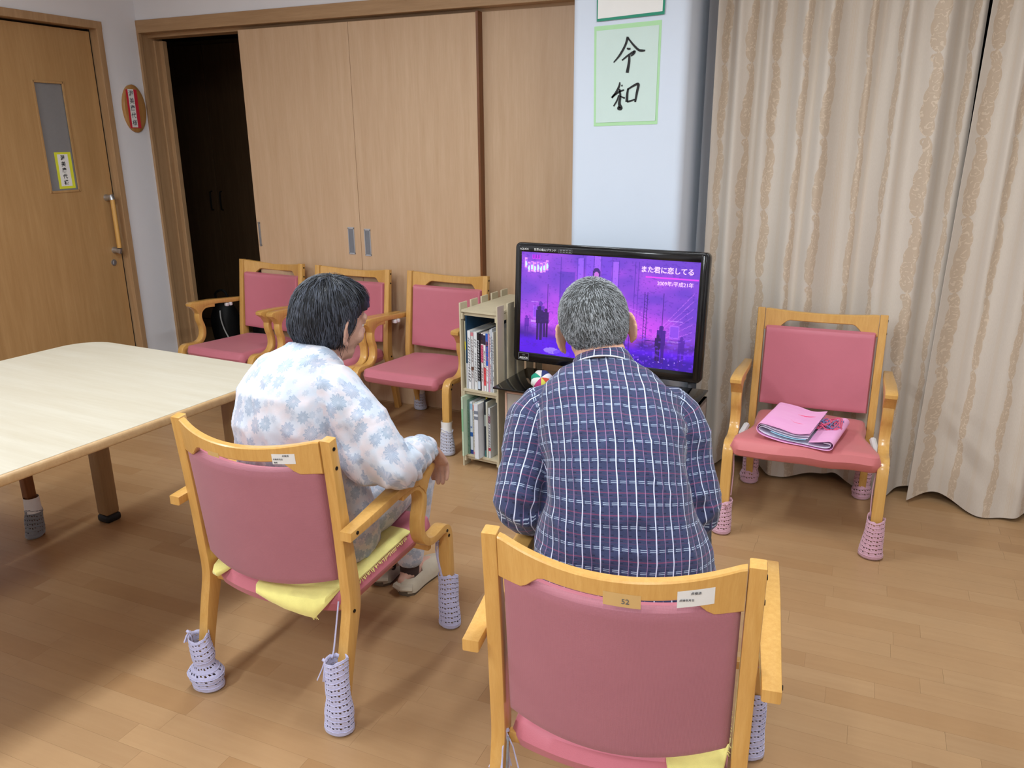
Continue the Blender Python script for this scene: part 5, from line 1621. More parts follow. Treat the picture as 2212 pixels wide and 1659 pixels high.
def head_frame(c, yaw, pitch, roll):
    """yaw>0 turns left, pitch>0 bows forward, roll>0 tilts the top to the right"""
    return V(c), (Matrix.Rotation(yaw, 3, 'Z') @ Matrix.Rotation(-pitch, 3, 'X') @ Matrix.Rotation(roll, 3, 'Y'))
HEADS = [((0, -.012, .026), (.0745, .092, .084)), ((0, -.03, .0), (.068, .070, .075)), ((0, .030, -.020), (.061, .062, .078)), ((0, .036, -.074), (.046, .050, .038)), ((0, .03, .045), (.064, .058, .055))]
def head_parts(c, R, k=1.0, ear=1.0):
    P = []
    def pt(x, y, z): return c + R @ (V((x, y, z))*k)
    for cc, r in HEADS: P.append(ellipsoid(pt(*cc), [v*k for v in r], R))
    P.append(ltube([pt(0, .088, .015), pt(0, .101, -.008), pt(0, .108, -.022), pt(0, .096, -.032)], [.007*k, .009*k, .013*k, .011*k], seg=12))   # nose
    for s in (-1, 1):
        P.append(ellipsoid(pt(s*.014, .094, -.028), (.0085*k, .010*k, .007*k), R, 12, 8))
        P.append(ltube([pt(s*.010, .088, .022), pt(s*.030, .087, .026), pt(s*.046, .074, .020)], [.007*k]*3, seg=10))      # brow
        P.append(ellipsoid(pt(s*.038, .062, -.030), (.022*k, .022*k, .024*k), R, 14, 10))                              # cheek
        P.append(ellipsoid(pt(s*.030, .0785, .0085), (.0155*k, .0125*k, .0065*k), R, 14, 10)); P.append(ellipsoid(pt(s*.030, .0765, -.009), (.0155*k, .0115*k, .0060*k), R, 14, 10))   # lids
        # ear: plate, rim and lobe
        e = ear
        ex, ey, ez = s*.072, -.004, -.012
        P.append(ellipsoid(pt(ex+s*.007*e, ey-.003, ez), (.0045*k, .0150*k*e, .027*k*e), R @ Matrix.Rotation(s*radians(34), 3, 'Z'), 14, 10))
        rim = []
        for q in range(11):
            a = radians(-60+q*27)
            rim.append(pt(ex+s*(.010+.007*sin(max(0, a)*.6))*e, ey-.0165*e*sin(a+.5)*1.0, ez+.030*e*cos(a+.5-pi*.0)*1.0))
        rim = [pt(ex+s*(.008+.010*max(0, sin(radians(-40+q*26))))*e, ey-.002*e-.0150*e*sin(radians(-40+q*26)), ez+.031*e*cos(radians(-40+q*26))) for q in range(9)]
        P.append(ltube(rim, [.0046*k]*len(rim), seg=10, per=3))
        P.append(ellipsoid(pt(ex+s*.006, ey+.004, ez-.029*e), (.005*k, .0075*k, .0095*k), R, 12, 8))
    P.append(ltube([pt(-.024, .080, -.058), pt(0, .090, -.055), pt(.024, .080, -.058)], [.0035*k, .0062*k, .0035*k], seg=10))   # lips
    P.append(ltube([pt(-.021, .080, -.066), pt(0, .088, -.067), pt(.021, .080, -.066)], [.0035*k, .0066*k, .0035*k], seg=10))
    P.append(ellipsoid(pt(0, .076, -.092), (.018*k, .014*k, .014*k), R, 14, 10))
    return P
def head_radius(d):
    best = .03
    for cc, r in HEADS:
        o = V((-cc[0]/r[0], -cc[1]/r[1], -cc[2]/r[2])); q = V((d.x/r[0], d.y/r[1], d.z/r[2]))
        a, b, c = q.dot(q), 2*o.dot(q), o.dot(o)-1; D = b*b-4*a*c
        if D > 0: best = max(best, (-b+sqrt(D))/(2*a))
    return best
def hair(c, R, k, parent, mat, inside, thick, whorl, nst, slen, lift, swid, seed=1, name='hair', strand_drop=0.0, tress=.0):
    """cap of hair plus individual locks following the skull away from the whorl"""
    rnd = random.Random(seed)
    def S(d, off): 
        r = head_radius(d)*k+off; return c + R @ (d*r)
    bm = bmesh.new(); uvl = bm.loops.layers.uv.new('UVMap')
    NT_, NP = 96, 64; G = {}
    for i in range(NT_):
        for j in range(NP+1):
            th, ph = 2*pi*i/NT_, -pi/2+pi*j/NP
            d = V((cos(ph)*cos(th), cos(ph)*sin(th), sin(ph)))
            G[i, j] = (d, thick(d)*(1+tress*noise.noise(V((d.x*9, d.y*9, d.z*3+seed)))))
    vo, vi = {}, {}
    def vv(i, j, inner):
        key = (i % NT_, j); D = vi if inner else vo
        if key not in D:
            d, t = G[key]; D[key] = bm.verts.new(S(d, -.004 if inner else t))
        return D[key]
    keep = set()
    for i in range(NT_):
        for j in range(NP):
            d = (G[i, j][0]+G[(i+1) % NT_, j+1][0]).normalized()
            if inside(d): keep.add((i, j))
    for (i, j) in keep:
        f = bm.faces.new((vv(i, j, 0), vv(i+1, j, 0), vv(i+1, j+1, 0), vv(i, j+1, 0)))
        for l in f.loops: l[uvl].uv = (rnd.uniform(.1, .5), 0)
        f2 = bm.faces.new((vv(i, j+1, 1), vv(i+1, j+1, 1), vv(i+1, j, 1), vv(i, j, 1)))
        for (di, dj, a, b) in ((-1, 0, (i, j), (i, j+1)), (1, 0, (i+1, j+1), (i+1, j)), (0, -1, (i+1, j), (i, j)), (0, 1, (i, j+1), (i+1, j+1))):
            nb = ((i+di) % NT_, j+dj)
            if nb not in keep:
                bm.faces.new((vv(*a, 0), vv(*a, 1), vv(*b, 1), vv(*b, 0)))
    bmesh.ops.recalc_face_normals(bm, faces=bm.faces)
    cap = obj(name, bm, mat, parent)
    # locks
    bm = bmesh.new(); uvl = bm.loops.layers.uv.new('UVMap')
    wd = V(whorl).normalized(); made = 0; tries = 0
    while made < nst and tries < nst*8:
        tries += 1
        d = V((rnd.gauss(0, 1), rnd.gauss(0, 1), rnd.gauss(0, 1))).normalized()
        if not inside(d): continue
        tan = (d-wd*d.dot(wd)); 
        if tan.length < .02: continue
        flow = (tan-d*tan.dot(d))
        flow = flow + d.cross(flow)*.28 + V((rnd.gauss(0, .10), rnd.gauss(0, .10), rnd.gauss(0, .10))) + V((0, 0, -strand_drop))
        flow = (flow-d*flow.dot(d)).normalized()
        n_ = 5 if slen > .02 else 2; L = slen*rnd.uniform(.65, 1.25); pts = []; dd = d.copy(); off0 = thick(d)
        tone = rnd.random(); ok = True
        for s in range(n_+1):
            t = s/n_
            o_ = off0 + lift*(t if slen < .02 else sin(pi*min(1, t*.9))*(.3+1.9*tone)) - (.0 if slen < .02 else .001)
            pts.append(S(dd, o_+rnd.uniform(-.0003, .0012)))
            r = head_radius(dd)*k
            dd = (dd + flow*(L/n_/r)).normalized(); flow = (flow-dd*flow.dot(dd)).normalized()
            if slen > .02 and not inside(dd) and dd.z > -.75 and dd.y > .2: ok = False; break
        if not ok or len(pts) < n_+1: continue
        made += 1
        prev = None; nrm = (pts[0]-c).normalized()
        for s in range(n_+1):
            t = s/n_; tg = (pts[min(s+1, n_)]-pts[max(s-1, 0)]).normalized(); sd = tg.cross((pts[s]-c).normalized())
            if sd.length < 1e-4: break
            sd.normalize(); ww = swid*(1-t*.75)*(.6+.4*tone)
            nn = (pts[s]-c).normalized()
            ring = (bm.verts.new(pts[s]-sd*ww), bm.verts.new(pts[s]+nn*ww*.6), bm.verts.new(pts[s]+sd*ww))
            if prev:
                for q in (0, 1):
                    f = bm.faces.new((prev[q], prev[q+1], ring[q+1], ring[q]))
                    for l in f.loops: l[uvl].uv = (tone, t)
            prev = ring
    o = obj('hair_strands', bm, mat, cap); o['kind'] = 'stuff'
    return cap

def eyes(c, R, k, parent):
    for s in (-1, 1):
        b = bmesh.new(); bmesh.ops.create_icosphere(b, subdivisions=3, radius=.0110*k)
        b.transform(Matrix.Translation(c + R @ (V((s*.030, .0758, .002))*k)))
        e = obj('eye', b, plain('eye_white', rgb(206, 198, 192), .3, .03, 30, 0), parent)
        b = bmesh.new(); disc(b, c + R @ (V((s*.030, .0848, .0005))*k), R @ V((0, 1, -.1)), .0058*k, .0022, 12, .003*k); obj('iris', b, M['ink'], e)

# ---------------------------------------------------------------- man
def man():
    t = empty('person', (-.38, 1.48, 0), 0, label='person with cropped grey hair in a navy plaid shirt, seated and leaning toward the television', cat='person')
    up = V((0, 0, 1))
    def fr(deg, pitch=0):
        a = radians(deg); s = V((cos(a), sin(a), 0)); f = V((-sin(a), cos(a), 0)); f2 = (f*cos(pitch)-up*sin(pitch)); return s, f2
    T = [  # centre, yaw, pitch, rx, ry
      ((-.385, 1.475, .375), 10, 0, .190, .150), ((-.393, 1.475, .44), 10, 0, .204, .158), ((-.393, 1.475, .54), 11, .05, .199, .148), ((-.398, 1.490, .64), 13, .15, .180, .135),
      ((-.415, 1.515, .72), 15, .3, .152, .130), ((-.438, 1.555, .79), 17, .42, .146, .126), ((-.462, 1.600, .85), 18, .5, .158, .114), ((-.482, 1.640, .893), 19, .6, .154, .096), ((-.498, 1.668, .925), 19, .7, .122, .078), ((-.508, 1.690, .948), 19, .8, .078, .062)]
    torso = loft([(c,)+fr(d, p)+(rx, ry) for c, d, p, rx, ry in T], 56, 2.25)
    s, f = fr(19)
    shR = V((-.485, 1.640, .862))+s*.138+f*.01; shL = V((-.485, 1.640, .862))-s*.138+f*.01
    elR = V((-.280, 1.640, .665)); elL = V((-.628, 1.490, .675))
    wrR = V((-.425, 1.850, .555)); wrL = V((-.600, 1.760, .560))
    slR = ltube([shR-s*.04, shR+s*.012-up*.02, shR.lerp(elR, .5)+s*.008, elR, elR.lerp(wrR, .5), wrR.lerp(elR, .08)], [.062, .070, .062, .056, .050, .042], seg=26)
    slL = ltube([shL+s*.04, shL-s*.012-up*.02, shL.lerp(elL, .5)-s*.008, elL, elL.lerp(wrL, .5), wrL.lerp(elL, .08)], [.062, .070, .062, .056, .050, .042], seg=26)
    L_ = []
    for sg, sh_, el in ((1, shR, elR), (-1, shL, elL)):
        q0 = sh_-s*sg*.040-f*.085-up*.020; q1 = q0-up*.075+s*sg*.018-f*.035; q2 = q1-up*.10+s*sg*.020-f*.015
        L_ += [(q0, q1, -.016, .012), (q1, q2, -.018, .013), (q0-s*sg*.03, q1-s*sg*.032, .008, .016), (q0+s*sg*.03, q1+s*sg*.03, .007, .014)]
        m = el-f*.05
        L_ += [(m+s*sg*.03+up*.04, m-s*sg*.03+up*.01, -.008, .010), (m+s*sg*.04+up*.015, m-s*sg*.03-up*.02, .008, .010), (m+s*sg*.04-up*.015, m-s*sg*.02-up*.045, -.008, .010), (m+s*sg*.03+up*.075, m-s*sg*.03+up*.035, .006, .010)]
        L_ += [(sh_+s*sg*.05-f*.05-up*.02, el+s*sg*.03-f*.05+up*.06, -.005, .012)]
    L_ += [((-.50, 1.36, .62), (-.26, 1.37, .60), -.006, .016), ((-.53, 1.37, .55), (-.30, 1.345, .55), .007, .016), ((-.54, 1.38, .50), (-.24, 1.36, .49), -.006, .014)]
    F = folds(L_)
    def disp(p, n):
        a = .0045*noise.noise(V((p.x*9, p.y*9, p.z*13))) + .0020*noise.noise(p*32)
        rg = (1-abs(noise.noise(V((p.x*13+p.z*5, p.y*13, p.z*9)))))**5
        return a + .0055*rg + F(p, n)
    sh = fuse('shirt', [torso, slR, slL], .0065, M['plaid'], t, 2, disp)
    sh['label'] = 'navy shirt with white and red check lines'
    # collar band and trim
    neck_c = V((-.512, 1.698, .957)); s19, f19 = fr(19, .75)
    def collar(r0, r1, z0, z1, n=40, a0=0, a1=360, fx=1.0):
        nrm = f19.cross(s19)*-1; 
        if nrm.z < 0: nrm = -nrm
        R0, R1 = [], []
        for i in range(n+1):
            a = radians(a0+(a1-a0)*i/n); e = s19*cos(a)+f19*sin(a)*fx
            R0.append(neck_c+e*r0+nrm*z0); R1.append(neck_c+e*r1+nrm*z1)
        return R0, R1, nrm
    R0, R1, nrm = collar(.073, .060, -.014, .024, fx=1.0)
    bm = bmesh.new(); uvl = bm.loops.layers.uv.new('UVMap')
    A = [bm.verts.new(p) for p in R0]; Mid = [bm.verts.new((a+b)/2+(a-neck_c).normalized()*.004) for a, b in zip(R0, R1)]; B = [bm.verts.new(p) for p in R1]
    for i in range(40):
        for (P_, Q_, v0, v1) in ((A, Mid, 0, .020), (Mid, B, .020, .04)):
            f_ = bm.faces.new((P_[i], P_[i+1], Q_[i+1], Q_[i]))
            u0, u1 = .073*2*pi*i/40+.004, .073*2*pi*(i+1)/40+.004
            for l, uv_ in zip(f_.loops, ((u0, v0), (u1, v0), (u1, v1), (u0, v1))): l[uvl].uv = uv_
    shell(bm, .003)
    co = obj('collar', bm, M['plaid'], sh)
    bm = bmesh.new(); tube(bm, [p+(p-neck_c).normalized()*.0015 for p in R0[:-1]]+[R0[0]], .0018, 6, caps=False); obj('collar_piping', bm, M['collar_trim'], sh)
    bm = bmesh.new(); ctr = R1[26:35]; tube(bm, [p+nrm*.0015-(p-neck_c).normalized()*.002 for p in ctr], .0028, 6); obj('neck_label', bm, M['collar_trim'], sh)
    # trousers
    hp = V((-.388, 1.50, .44)); legs = []
    cs, cf = fr(7.2)
    knR = hp+cs*.095+cf*.42+up*.035; knL = hp-cs*.105+cf*.42+up*.035
    anR = V((knR.x-.01, knR.y+.01, .11)); anL = V((knL.x, knL.y+.0, .11))
    legs.append(ltube([hp+cs*.085-cf*.05, hp+cs*.09+cf*.15, knR, knR.lerp(anR, .2)+cf*.01, knR.lerp(anR, .6), anR], [.090, .086, .066, .066, .060, .052], seg=24))
    legs.append(ltube([hp-cs*.085-cf*.05, hp-cs*.09+cf*.15, knL, knL.lerp(anL, .2)+cf*.01, knL.lerp(anL, .6), anL], [.090, .086, .066, .066, .060, .052], seg=24))
    hips = loft([(hp-up*.045, cs, cf, .15, .12), (hp-up*.02, cs, cf, .17, .14), (hp+up*.05, cs, cf, .165, .13)], 32)
    fuse('trousers', legs+[hips], .010, plain('dark_grey_trousers', rgb(58, 60, 66), .9, .08, 40, .5), t, 2, lambda p, n: .003*noise.noise(p*24))
    # body: one continuous mesh
    hc, R = head_frame((-.548, 1.742, 1.032), radians(20), radians(20), radians(-10))
    k = 1.0
    parts = head_parts(hc, R, k, 1.02)
    nb = V((-.508, 1.685, .928)); nh = hc + R @ V((0, -.028, -.055))
    parts.append(ltube([nb-up*.06, nb, nb.lerp(nh, .5), nh], [.075, .060, .056, .058], seg=24))
    Tb = [(c, d, p, rx*.84, ry*.84) for c, d, p, rx, ry in T[1:9]]
    parts.append(loft([(c,)+fr(d, p)+(rx, ry) for c, d, p, rx, ry in Tb], 32, 2.1))
    for sh_, el, wr, sg in ((shR, elR, wrR, 1), (shL, elL, wrL, -1)):
        parts.append(ltube([sh_-s*sg*.05, sh_, sh_.lerp(el, .5), el, el.lerp(wr, .4), wr], [.050, .050, .044, .040, .036, .026], seg=16))
        fw = V((-.10*sg-.03, .96, -.25)).normalized(); th = V((-sg, -.1, .15)).normalized()
        parts += hand_parts(wr, fw, V((0, .25, 1)), th, .172, .55, 0.03, .080)
    for kn, an, sg in ((knR, anR, 1), (knL, anL, -1)):
        parts.append(ltube([hp+cs*.085*sg, hp+cs*.09*sg+cf*.2, kn, kn.lerp(an, .4), an, V((an.x, an.y-.01, .05))], [.078, .070, .052, .048, .034, .034], seg=16))
        ft = V((an.x, an.y, 0)); parts.append(ltube([ft-cf*.045+up*.036, ft+up*.05, ft+cf*.09+up*.036, ft+cf*.165+up*.024], [.030, .036, .036, .022], seg=16, flat=.8))
    body = fuse('body', parts, .0040, M['skin_man'], t, 2, None, None, False)
    eyes(hc, R, k, body)
    # slippers
    for an, sg in ((anR, 1), (anL, -1)):
        slipper(t, V((an.x, an.y-.055, 0)), cf, .25)
    def inside(d):
        if d.z < -.62: return False
        lim = .50-.0
        if d.y > .40 and d.z < .52: return False       # face
        if d.y > -.18 and d.z < .02 and d.y < .40: return d.z > -.10+.0 and d.y < .12 and False or d.z > .0  # around ears
        if d.z < -.45 and d.y > -.55: return False
        return True
    def thick(d):
        b = .0030
        if d.z < -.15: b = .0014
        return b
    hair(hc, R, k, body, M['hair_grey'], inside, thick, (.16, -.50, .85), 11000, .0125, .0045, .0008, 3)
    # spectacle arms
    for s_ in (1, -1):
        b = bmesh.new(); P = [hc + R @ V(q) for q in ((s_*.071, -.014, .006), (s_*.076, .02, .012), (s_*.070, .07, .012), (s_*.062, .092, .010))]
        tube(b, P, .0019, 6); tube(b, [hc + R @ V(q) for q in ((s_*.071, -.014, .006), (s_*.072, -.024, -.006), (s_*.071, -.028, -.020))], .0022, 6)
        if s_ == 1: g = obj('spectacles', b, M['lens'], t)
        else: obj('temple_arm', b, M['lens'], g)
    for s_ in (-1, 1):
        b = bmesh.new(); tube(b, [hc + R @ V((s_*.032+.024*cos(a), .100, .004+.017*sin(a))) for a in [2*pi*i/20 for i in range(21)]], .0015, 6, caps=False)
        obj('lens_rim', b, M['lens'], g)
    return t

def slipper(par, heel, fw, L):
    fw = V(fw).normalized(); sd = V((fw.y, -fw.x, 0)); up = V((0, 0, 1))
    n = 15; bm = bmesh.new(); rows = []
    out = []
    for i in range(n):
        t = i/(n-1); y = L*t
        hw = .036*(1-(1-min(1, t/.10))**2*.55)+.012*exp(-((t-.66)/.22)**2); 
        if t > .82: hw *= sqrt(max(0.02, 1-((t-.82)/.19)**2))
        out.append((y, hw))
    def wall(z0, z1, k0, k1):
        a = [heel+fw*y+sd*hw*k0+up*z0 for y, hw in out]+[heel+fw*y-sd*hw*k0+up*z0 for y, hw in out[::-1]]
        b = [heel+fw*y+sd*hw*k1+up*z1 for y, hw in out]+[heel+fw*y-sd*hw*k1+up*z1 for y, hw in out[::-1]]
        return a, b
    a, b = wall(.0008, .014, .96, 1.0)
    bm = bmesh.new(); A = [bm.verts.new(p) for p in a]; B = [bm.verts.new(p) for p in b]; N = len(A)
    for i in range(N): bm.faces.new((A[i], A[(i+1) % N], B[(i+1) % N], B[i]))
    bm.faces.new(A[::-1]); bm.faces.new(B)
    sl = obj('slipper', bm, M['slipper_sole'], par)
    bm = bmesh.new(); G = []
    for i, (y, hw) in enumerate(out):
        t = i/(n-1); h = .040+.012*exp(-((t-.5)/.18)**2) - (.018*max(0, (t-.75)/.25)); row = []
        if t < .12: h = .030+.18*t
        elif t < .42: h = .052
        for k in range(13):
            q = pi*k/12; topopen = (.11 < t < .42)
            if topopen:
                # only side walls up to the collar
                qq = min(q, pi-q); lim = radians(52); sgn = 1 if q < pi/2 else -1
                ang = lim*(1-abs(k-6)/6) if False else min(qq, lim)
                xx = cos(ang)*sgn if k != 6 else 0
                row.append(heel+fw*y+sd*hw*1.03*(cos(ang)*sgn)+up*(.012+h*sin(ang)))
            else: row.append(heel+fw*y+sd*hw*1.03*cos(q)+up*(.012+h*sin(q)))
        G.append([bm.verts.new(p) for p in row])
    for i in range(n-1):
        for k in range(12):
            if .06 < i/(n-1) < .38 and k in (5, 6): continue
            bm.faces.new((G[i][k], G[i][k+1], G[i+1][k+1], G[i+1][k]))
    for k in range(12):
        if k in (5, 6): continue
    shell(bm, .003)
    # heel back wall
    tube(bm, [G_ for G_ in [heel+sd*.030+up*.03+fw*.012, heel-fw*.002+up*.032, heel-sd*.030+up*.03+fw*.012]], .012, 8, flat=1.6)
    obj('slipper_upper', bm, M['slipper'], sl)

# ---------------------------------------------------------------- woman
def woman():
    t = empty('person', (-1.32, 1.68, 0), 0, label='person with short black hair in pale floral pyjamas, seated with one hand on the armrest', cat='person')
    up = V((0, 0, 1))
    def fr(deg, pitch=0):
        a = radians(deg); s = V((cos(a), sin(a), 0)); f = V((-sin(a), cos(a), 0)); return s, (f*cos(pitch)-up*sin(pitch))
    T = [((-1.325, 1.655, .395), -5, 0, .185, .150), ((-1.330, 1.650, .47), -7, 0, .188, .155), ((-1.338, 1.640, .56), -9, 0, .180, .150), ((-1.338, 1.622, .65), -11, .05, .162, .140), ((-1.338, 1.608, .735), -12, .18, .156, .134),
         ((-1.332, 1.610, .800), -12, .35, .148, .122), ((-1.322, 1.628, .842), -12, .5, .138, .106), ((-1.312, 1.652, .880), -12, .6, .120, .086), ((-1.300, 1.678, .902), -12, .75, .086, .068), ((-1.292, 1.692, .914), -12, .9, .060, .054)]
    torso = loft([(c,)+fr(d, p)+(rx, ry) for c, d, p, rx, ry in T], 52, 2.15)
    s, f = fr(-12)
    base = V((-1.325, 1.645, .850))
    shR = base+s*.138-up*.015; shL = base-s*.112-up*.02
    elR = V((-1.035, 1.625, .655)); wrR = V((-1.045, 1.795, .640))
    elL = V((-1.480, 1.770, .610)); wrL = V((-1.400, 1.900, .520))
    slR = ltube([shR-s*.05, shR, shR.lerp(elR, .5), elR+V((0, -.01, 0)), elR.lerp(wrR, .45)+up*.002, wrR], [.060, .066, .066, .058, .050, .036], seg=26)
    drape = ltube([shR.lerp(elR, .45)-s*.04, V((-1.115, 1.610, .66)), V((-1.090, 1.625, .625))], [.05, .058, .040], seg=20)
    slL = ltube([shL+s*.05, shL, shL.lerp(elL, .5), elL, elL.lerp(wrL, .45), wrL], [.060, .068, .062, .056, .050, .040], seg=26)
    hem = loft([((-1.345, 1.650, .372),)+fr(-7)+(.205, .165), ((-1.345, 1.648, .43),)+fr(-7)+(.200, .162), ((-1.345, 1.643, .52),)+fr(-8)+(.190, .156)], 48, 2.2)
    F = folds([((-1.19, 1.55, .86), (-1.16, 1.53, .62), -.012, .016), ((-1.165, 1.545, .80), (-1.09, 1.57, .62), .010, .018), ((-1.20, 1.52, .74), (-1.14, 1.52, .55), .008, .018),
               ((-1.13, 1.55, .76), (-1.05, 1.60, .62), -.012, .014), ((-1.10, 1.56, .80), (-1.01, 1.60, .66), .008, .018), ((-1.17, 1.53, .66), (-1.08, 1.60, .60), -.010, .012),
               ((-1.00, 1.66, .68), (-1.03, 1.66, .60), -.008, .008), ((-1.00, 1.70, .68), (-1.02, 1.70, .60), .006, .008), ((-1.00, 1.725, .68), (-1.02, 1.725, .60), -.007, .007), ((-1.00, 1.75, .68), (-1.02, 1.75, .60), .006, .007), ((-1.0, 1.77, .68), (-1.02, 1.77, .60), -.006, .006),
               ((-1.50, 1.53, .80), (-1.515, 1.55, .55), .008, .012), ((-1.475, 1.50, .70), (-1.49, 1.51, .50), -.006, .012), ((-1.42, 1.50, .62), (-1.25, 1.50, .58), -.004, .02)])
    def disp(p, n):
        rg = (1-abs(noise.noise(V((p.x*14+p.z*6, p.y*12, p.z*8))+V((7, 1, 2)))))**5
        a = .0045*noise.noise(V((p.x*10, p.y*10, p.z*9))+V((3, 3, 3))) + .0018*noise.noise(p*34) + F(p, n) + .006*rg
        if p.x > -1.12 and p.z < .72 and p.y > 1.60:      # bunched sleeve
            a += .0042*sin(p.y*190+p.z*60+5*noise.noise(p*14))*min(1, (p.y-1.60)/.05)
        return a
    shirt = fuse('pyjama_top', [torso, slR, slL, drape, hem], .0068, M['floral'], t, 3, disp)
    # collar edge
    nc = V((-1.290, 1.694, .906)); s_, f_ = fr(-12, .9); nrm = s_.cross(f_)
    bm = bmesh.new(); ring = []
    for i in range(41):
        a = 2*pi*i/40; e = s_*cos(a)+f_*sin(a); ring.append(nc+e*.063+nrm*.004*sin(a*3))
    tube(bm, ring, .0055, 8, caps=False, flat=.6); obj('collar', bm, plain('pyjama_collar_cotton', rgb(226, 230, 240), .85, .03, 30, .3), shirt)
    # trousers
    hp = V((-1.325, 1.68, .435)); cs, cf = fr(-4)
    knR = V((-1.235, 2.055, .455)); knL = V((-1.415, 2.06, .455)); anR = V((-1.285, 2.075, .105)); anL = V((-1.385, 2.095, .105))
    L1 = ltube([hp+cs*.08-cf*.04, hp+cs*.085+cf*.15, knR, knR.lerp(anR, .25)+cf*.008, knR.lerp(anR, .65), anR], [.084, .080, .062, .060, .054, .044], seg=24)
    L2 = ltube([hp-cs*.08-cf*.04, hp-cs*.085+cf*.15, knL, knL.lerp(anL, .25)+cf*.008, knL.lerp(anL, .65), anL], [.084, .080, .062, .060, .054, .044], seg=24)
    hips = loft([(hp-up*.04, cs, cf, .14, .11), (hp-up*.02, cs, cf, .165, .135), (hp+up*.05, cs, cf, .16, .13)], 32)
    fuse('pyjama_trousers', [L1, L2, hips], .009, M['floral'], t, 2, lambda p, n: .005*noise.noise(V((p.x*18, p.y*18, p.z*10))))
    for an in (anR, anL):
        b = bmesh.new(); tube(b, [(an.x, an.y-.006, .040), (an.x, an.y-.002, .07), (an.x, an.y, .125)], [.030, .033, .034], 16); obj('ankle_sock', b, M['sock_cloth'], t)
    slipper(t, V((anR.x+.008, anR.y-.062, 0)), V((.0, 1, 0)), .245)
    slipper(t, V((anL.x, anL.y-.062, 0)), V((-.10, 1, 0)), .245)
    # body
    hc, R = head_frame((-1.284, 1.744, .990), radians(-17), radians(14), radians(4))
    k = .97
    parts = head_parts(hc, R, k, 1.28)
    nb = V((-1.290, 1.690, .895)); nh = hc + R @ V((0, -.026, -.055))
    parts.append(ltube([nb-up*.05, nb, nb.lerp(nh, .5), nh], [.066, .054, .050, .052], seg=24))
    parts.append(ltube([nb+f*.03, hc + R @ V((.03, .02, -.085))], [.03, .018], seg=12))
    Tb = [(c, d, p, rx*.83, ry*.83) for c, d, p, rx, ry in T[1:9]]
    parts.append(loft([(c,)+fr(d, p)+(rx, ry) for c, d, p, rx, ry in Tb], 32, 2.1))
    parts.append(ltube([shR-s*.05, shR, shR.lerp(elR, .5), elR+V((0, 0, 0)), elR.lerp(wrR, .4), wrR, wrR+V((0, .02, .004))], [.046, .044, .038, .034, .031, .024, .025], seg=16))
    parts.append(ltube([shL+s*.05, shL, shL.lerp(elL, .5), elL, elL.lerp(wrL, .4), wrL], [.046, .044, .040, .036, .032, .024], seg=16))
    parts += hand_parts(wrR+V((0, .016, .004)), V((.06, .56, -.83)), V((.06, .83, .55)), V((-1, .06, .0)), .158, [.22, .26, .30, .36], .02, .072)
    parts += hand_parts(wrL, V((.35, .90, -.2)), V((0, .2, 1)), V((1, -.3, .1)), .155, .45, .02, .070)
    for kn, an in ((knR, anR), (knL, anL)):
        sg = 1 if kn is knR else -1
        parts.append(ltube([hp+cs*.08*sg, hp+cs*.085*sg+cf*.18, kn, kn.lerp(an, .4), an, V((an.x, an.y-.008, .05))], [.070, .064, .048, .044, .030, .031], seg=16))
        ft = V((an.x, an.y, 0)); parts.append(ltube([ft-cf*.042+up*.034, ft+up*.045, ft+cf*.085+up*.034, ft+cf*.150+up*.024], [.027, .032, .033, .020], seg=16, flat=.8))
    body = fuse('body', parts, .0040, M['skin_woman'], t, 2, None, None, False)
    eyes(hc, R, k, body)
    def inside(d):
        jag = .05*noise.noise(V((d.x*14, d.y*14, 2)))
        if d.y > .55: lim = .50
        elif d.y > .25: lim = .50-(.55-d.y)*.7
        elif d.y > -.02: lim = .29-(.25-d.y)*.35
        elif d.y > -.28: lim = .195-(-.02-d.y)*1.9
        elif d.y > -.55: lim = -.30-(-.28-d.y)*1.4
        else: lim = -.80
        return d.z > lim+jag
    def thick(d):
        b = .013+.002*max(0, d.z)+.010*max(0, -d.y)*(1-abs(d.z))
        if d.z < -.35: b *= max(.35, 1-(-.35-d.z)*1.3)
        if d.y > .3: b -= .003
        return b
    hair(hc, R, k, body, M['hair_black'], inside, thick, (-.02, -.36, .93), 6000, .060, .0035, .0014, 9, strand_drop=.45, tress=.45)
    return t
man()
woman()

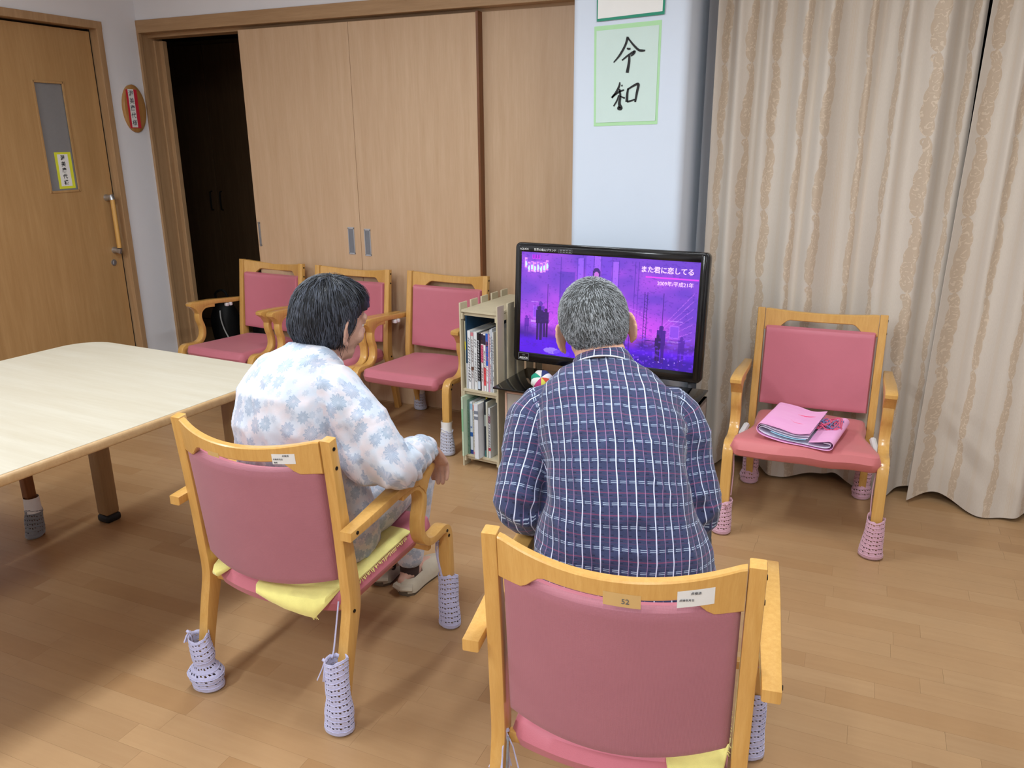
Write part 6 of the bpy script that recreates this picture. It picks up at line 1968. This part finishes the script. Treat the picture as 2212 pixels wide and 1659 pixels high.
# ================================================================== YELLOW TOWELS on the two seats
def towel(ch, label, x0, x1, y1, hang, nx=34, ny=20):
    """sheet over the seat; hang(x) = how far the rear edge drops behind the cushion"""
    def edge(x): return -.205-.046*(1-min(1, (x/.215)**2))-.004
    def k_(x): return min(1, hang(x)/.012)**2*(3-2*min(1, hang(x)/.012))
    def rear(x): return edge(x)*k_(x)+(-.150)*(1-k_(x))
    def top(x, y):
        z = zs(y)+.0035+.010*max(0, 1-abs(abs(x)-.19)/.03)*0
        e = max(0, abs(x)-.185)
        return z-(e/.03)**2*.006
    bm = bmesh.new(); G = []
    for i in range(nx+1):
        x = x0+(x1-x0)*i/nx; col = []; k = k_(x); yr = rear(x)+.020*k; zr = zs(yr)+.0035
        nh = 6
        for j in range(nh, 0, -1):
            h = hang(x)*j/nh
            a = V((x, edge(x)-.010-.006*sin(pi*j/nh)-.010*min(1, h/.03), zs(-.2)-.004-h))
            b = V((x, yr-.0012*j, zr-.0003*j))
            col.append(b.lerp(a, k))
        for j in range(ny+1):
            t = j/ny; y = yr+(y1-yr)*t
            z = top(x, y) - (.006*(1-t/.12)**2*k if t < .12 else 0)
            col.append(V((x+.004*noise.noise(V((y*30, x*4, 1))), y, z)))
        G.append([bm.verts.new(p+V((0, 0, .0016*noise.noise(p*45)))) for p in col])
    for a, b in zip(G, G[1:]):
        for j in range(len(a)-1):
            bm.faces.new((a[j], b[j], b[j+1], a[j+1]))
    bmesh.ops.recalc_face_normals(bm, faces=bm.faces)
    bm.normal_update()
    if sum(f.normal.z for f in bm.faces) > 0: bmesh.ops.reverse_faces(bm, faces=bm.faces)
    shell(bm, .006)
    # frayed threads along the side and the tip
    rnd = random.Random(3)
    loc = W(ch) @ V((0, 0, .37))
    t = empty('towel', loc, ch.rotation_euler.z, label=label, cat='towel', group='yellow seat towels')
    bm.transform(Matrix.Translation((0, 0, -.37)))
    o = child_local('towel_cloth', bm, M['yellow_towel'], t)
    b = bmesh.new()
    for k in range(46):
        y = -.19+(y1+.17)*k/46; p = V((x1+.002, y, top(x1, y)))
        tube(b, [p, p+V((rnd.uniform(.002, .006), rnd.uniform(-.004, .004), -rnd.uniform(.004, .010)))], [.0016, .0008], 4)
    tipx = max((x0+(x1-x0)*i/200 for i in range(201)), key=hang); hh = hang(tipx)
    for k in range(9):
        p = V((tipx+rnd.uniform(-.008, .008), edge(tipx)-.020, zs(-.2)-hh)); tube(b, [p, p+V((rnd.uniform(-.006, .010), 0, -rnd.uniform(.006, .016)))], [.0015, .0007], 4)
    b.transform(Matrix.Translation((0, 0, -.37)))
    f = child_local('fringe', b, M['yellow_towel'], t); f['kind'] = 'stuff'
def zs(y): return .357+.017*(y+.205)/.455
towel(ch_lady, 'yellow towel under the woman, its frayed corner hanging behind the seat', -.205, .212, .12,
      lambda x: max(.0, .054*(1-abs(x-.150)/(.200 if x < .150 else .040)), .014*max(0, 1-abs(x+.175)/.04)))
towel(ch_man, 'yellow towel under the man, its corner peeking out below the backrest', -.12, .205, .12,
      lambda x: max(.0, .036*(1-abs(x-.165)/(.075 if x < .165 else .04))))
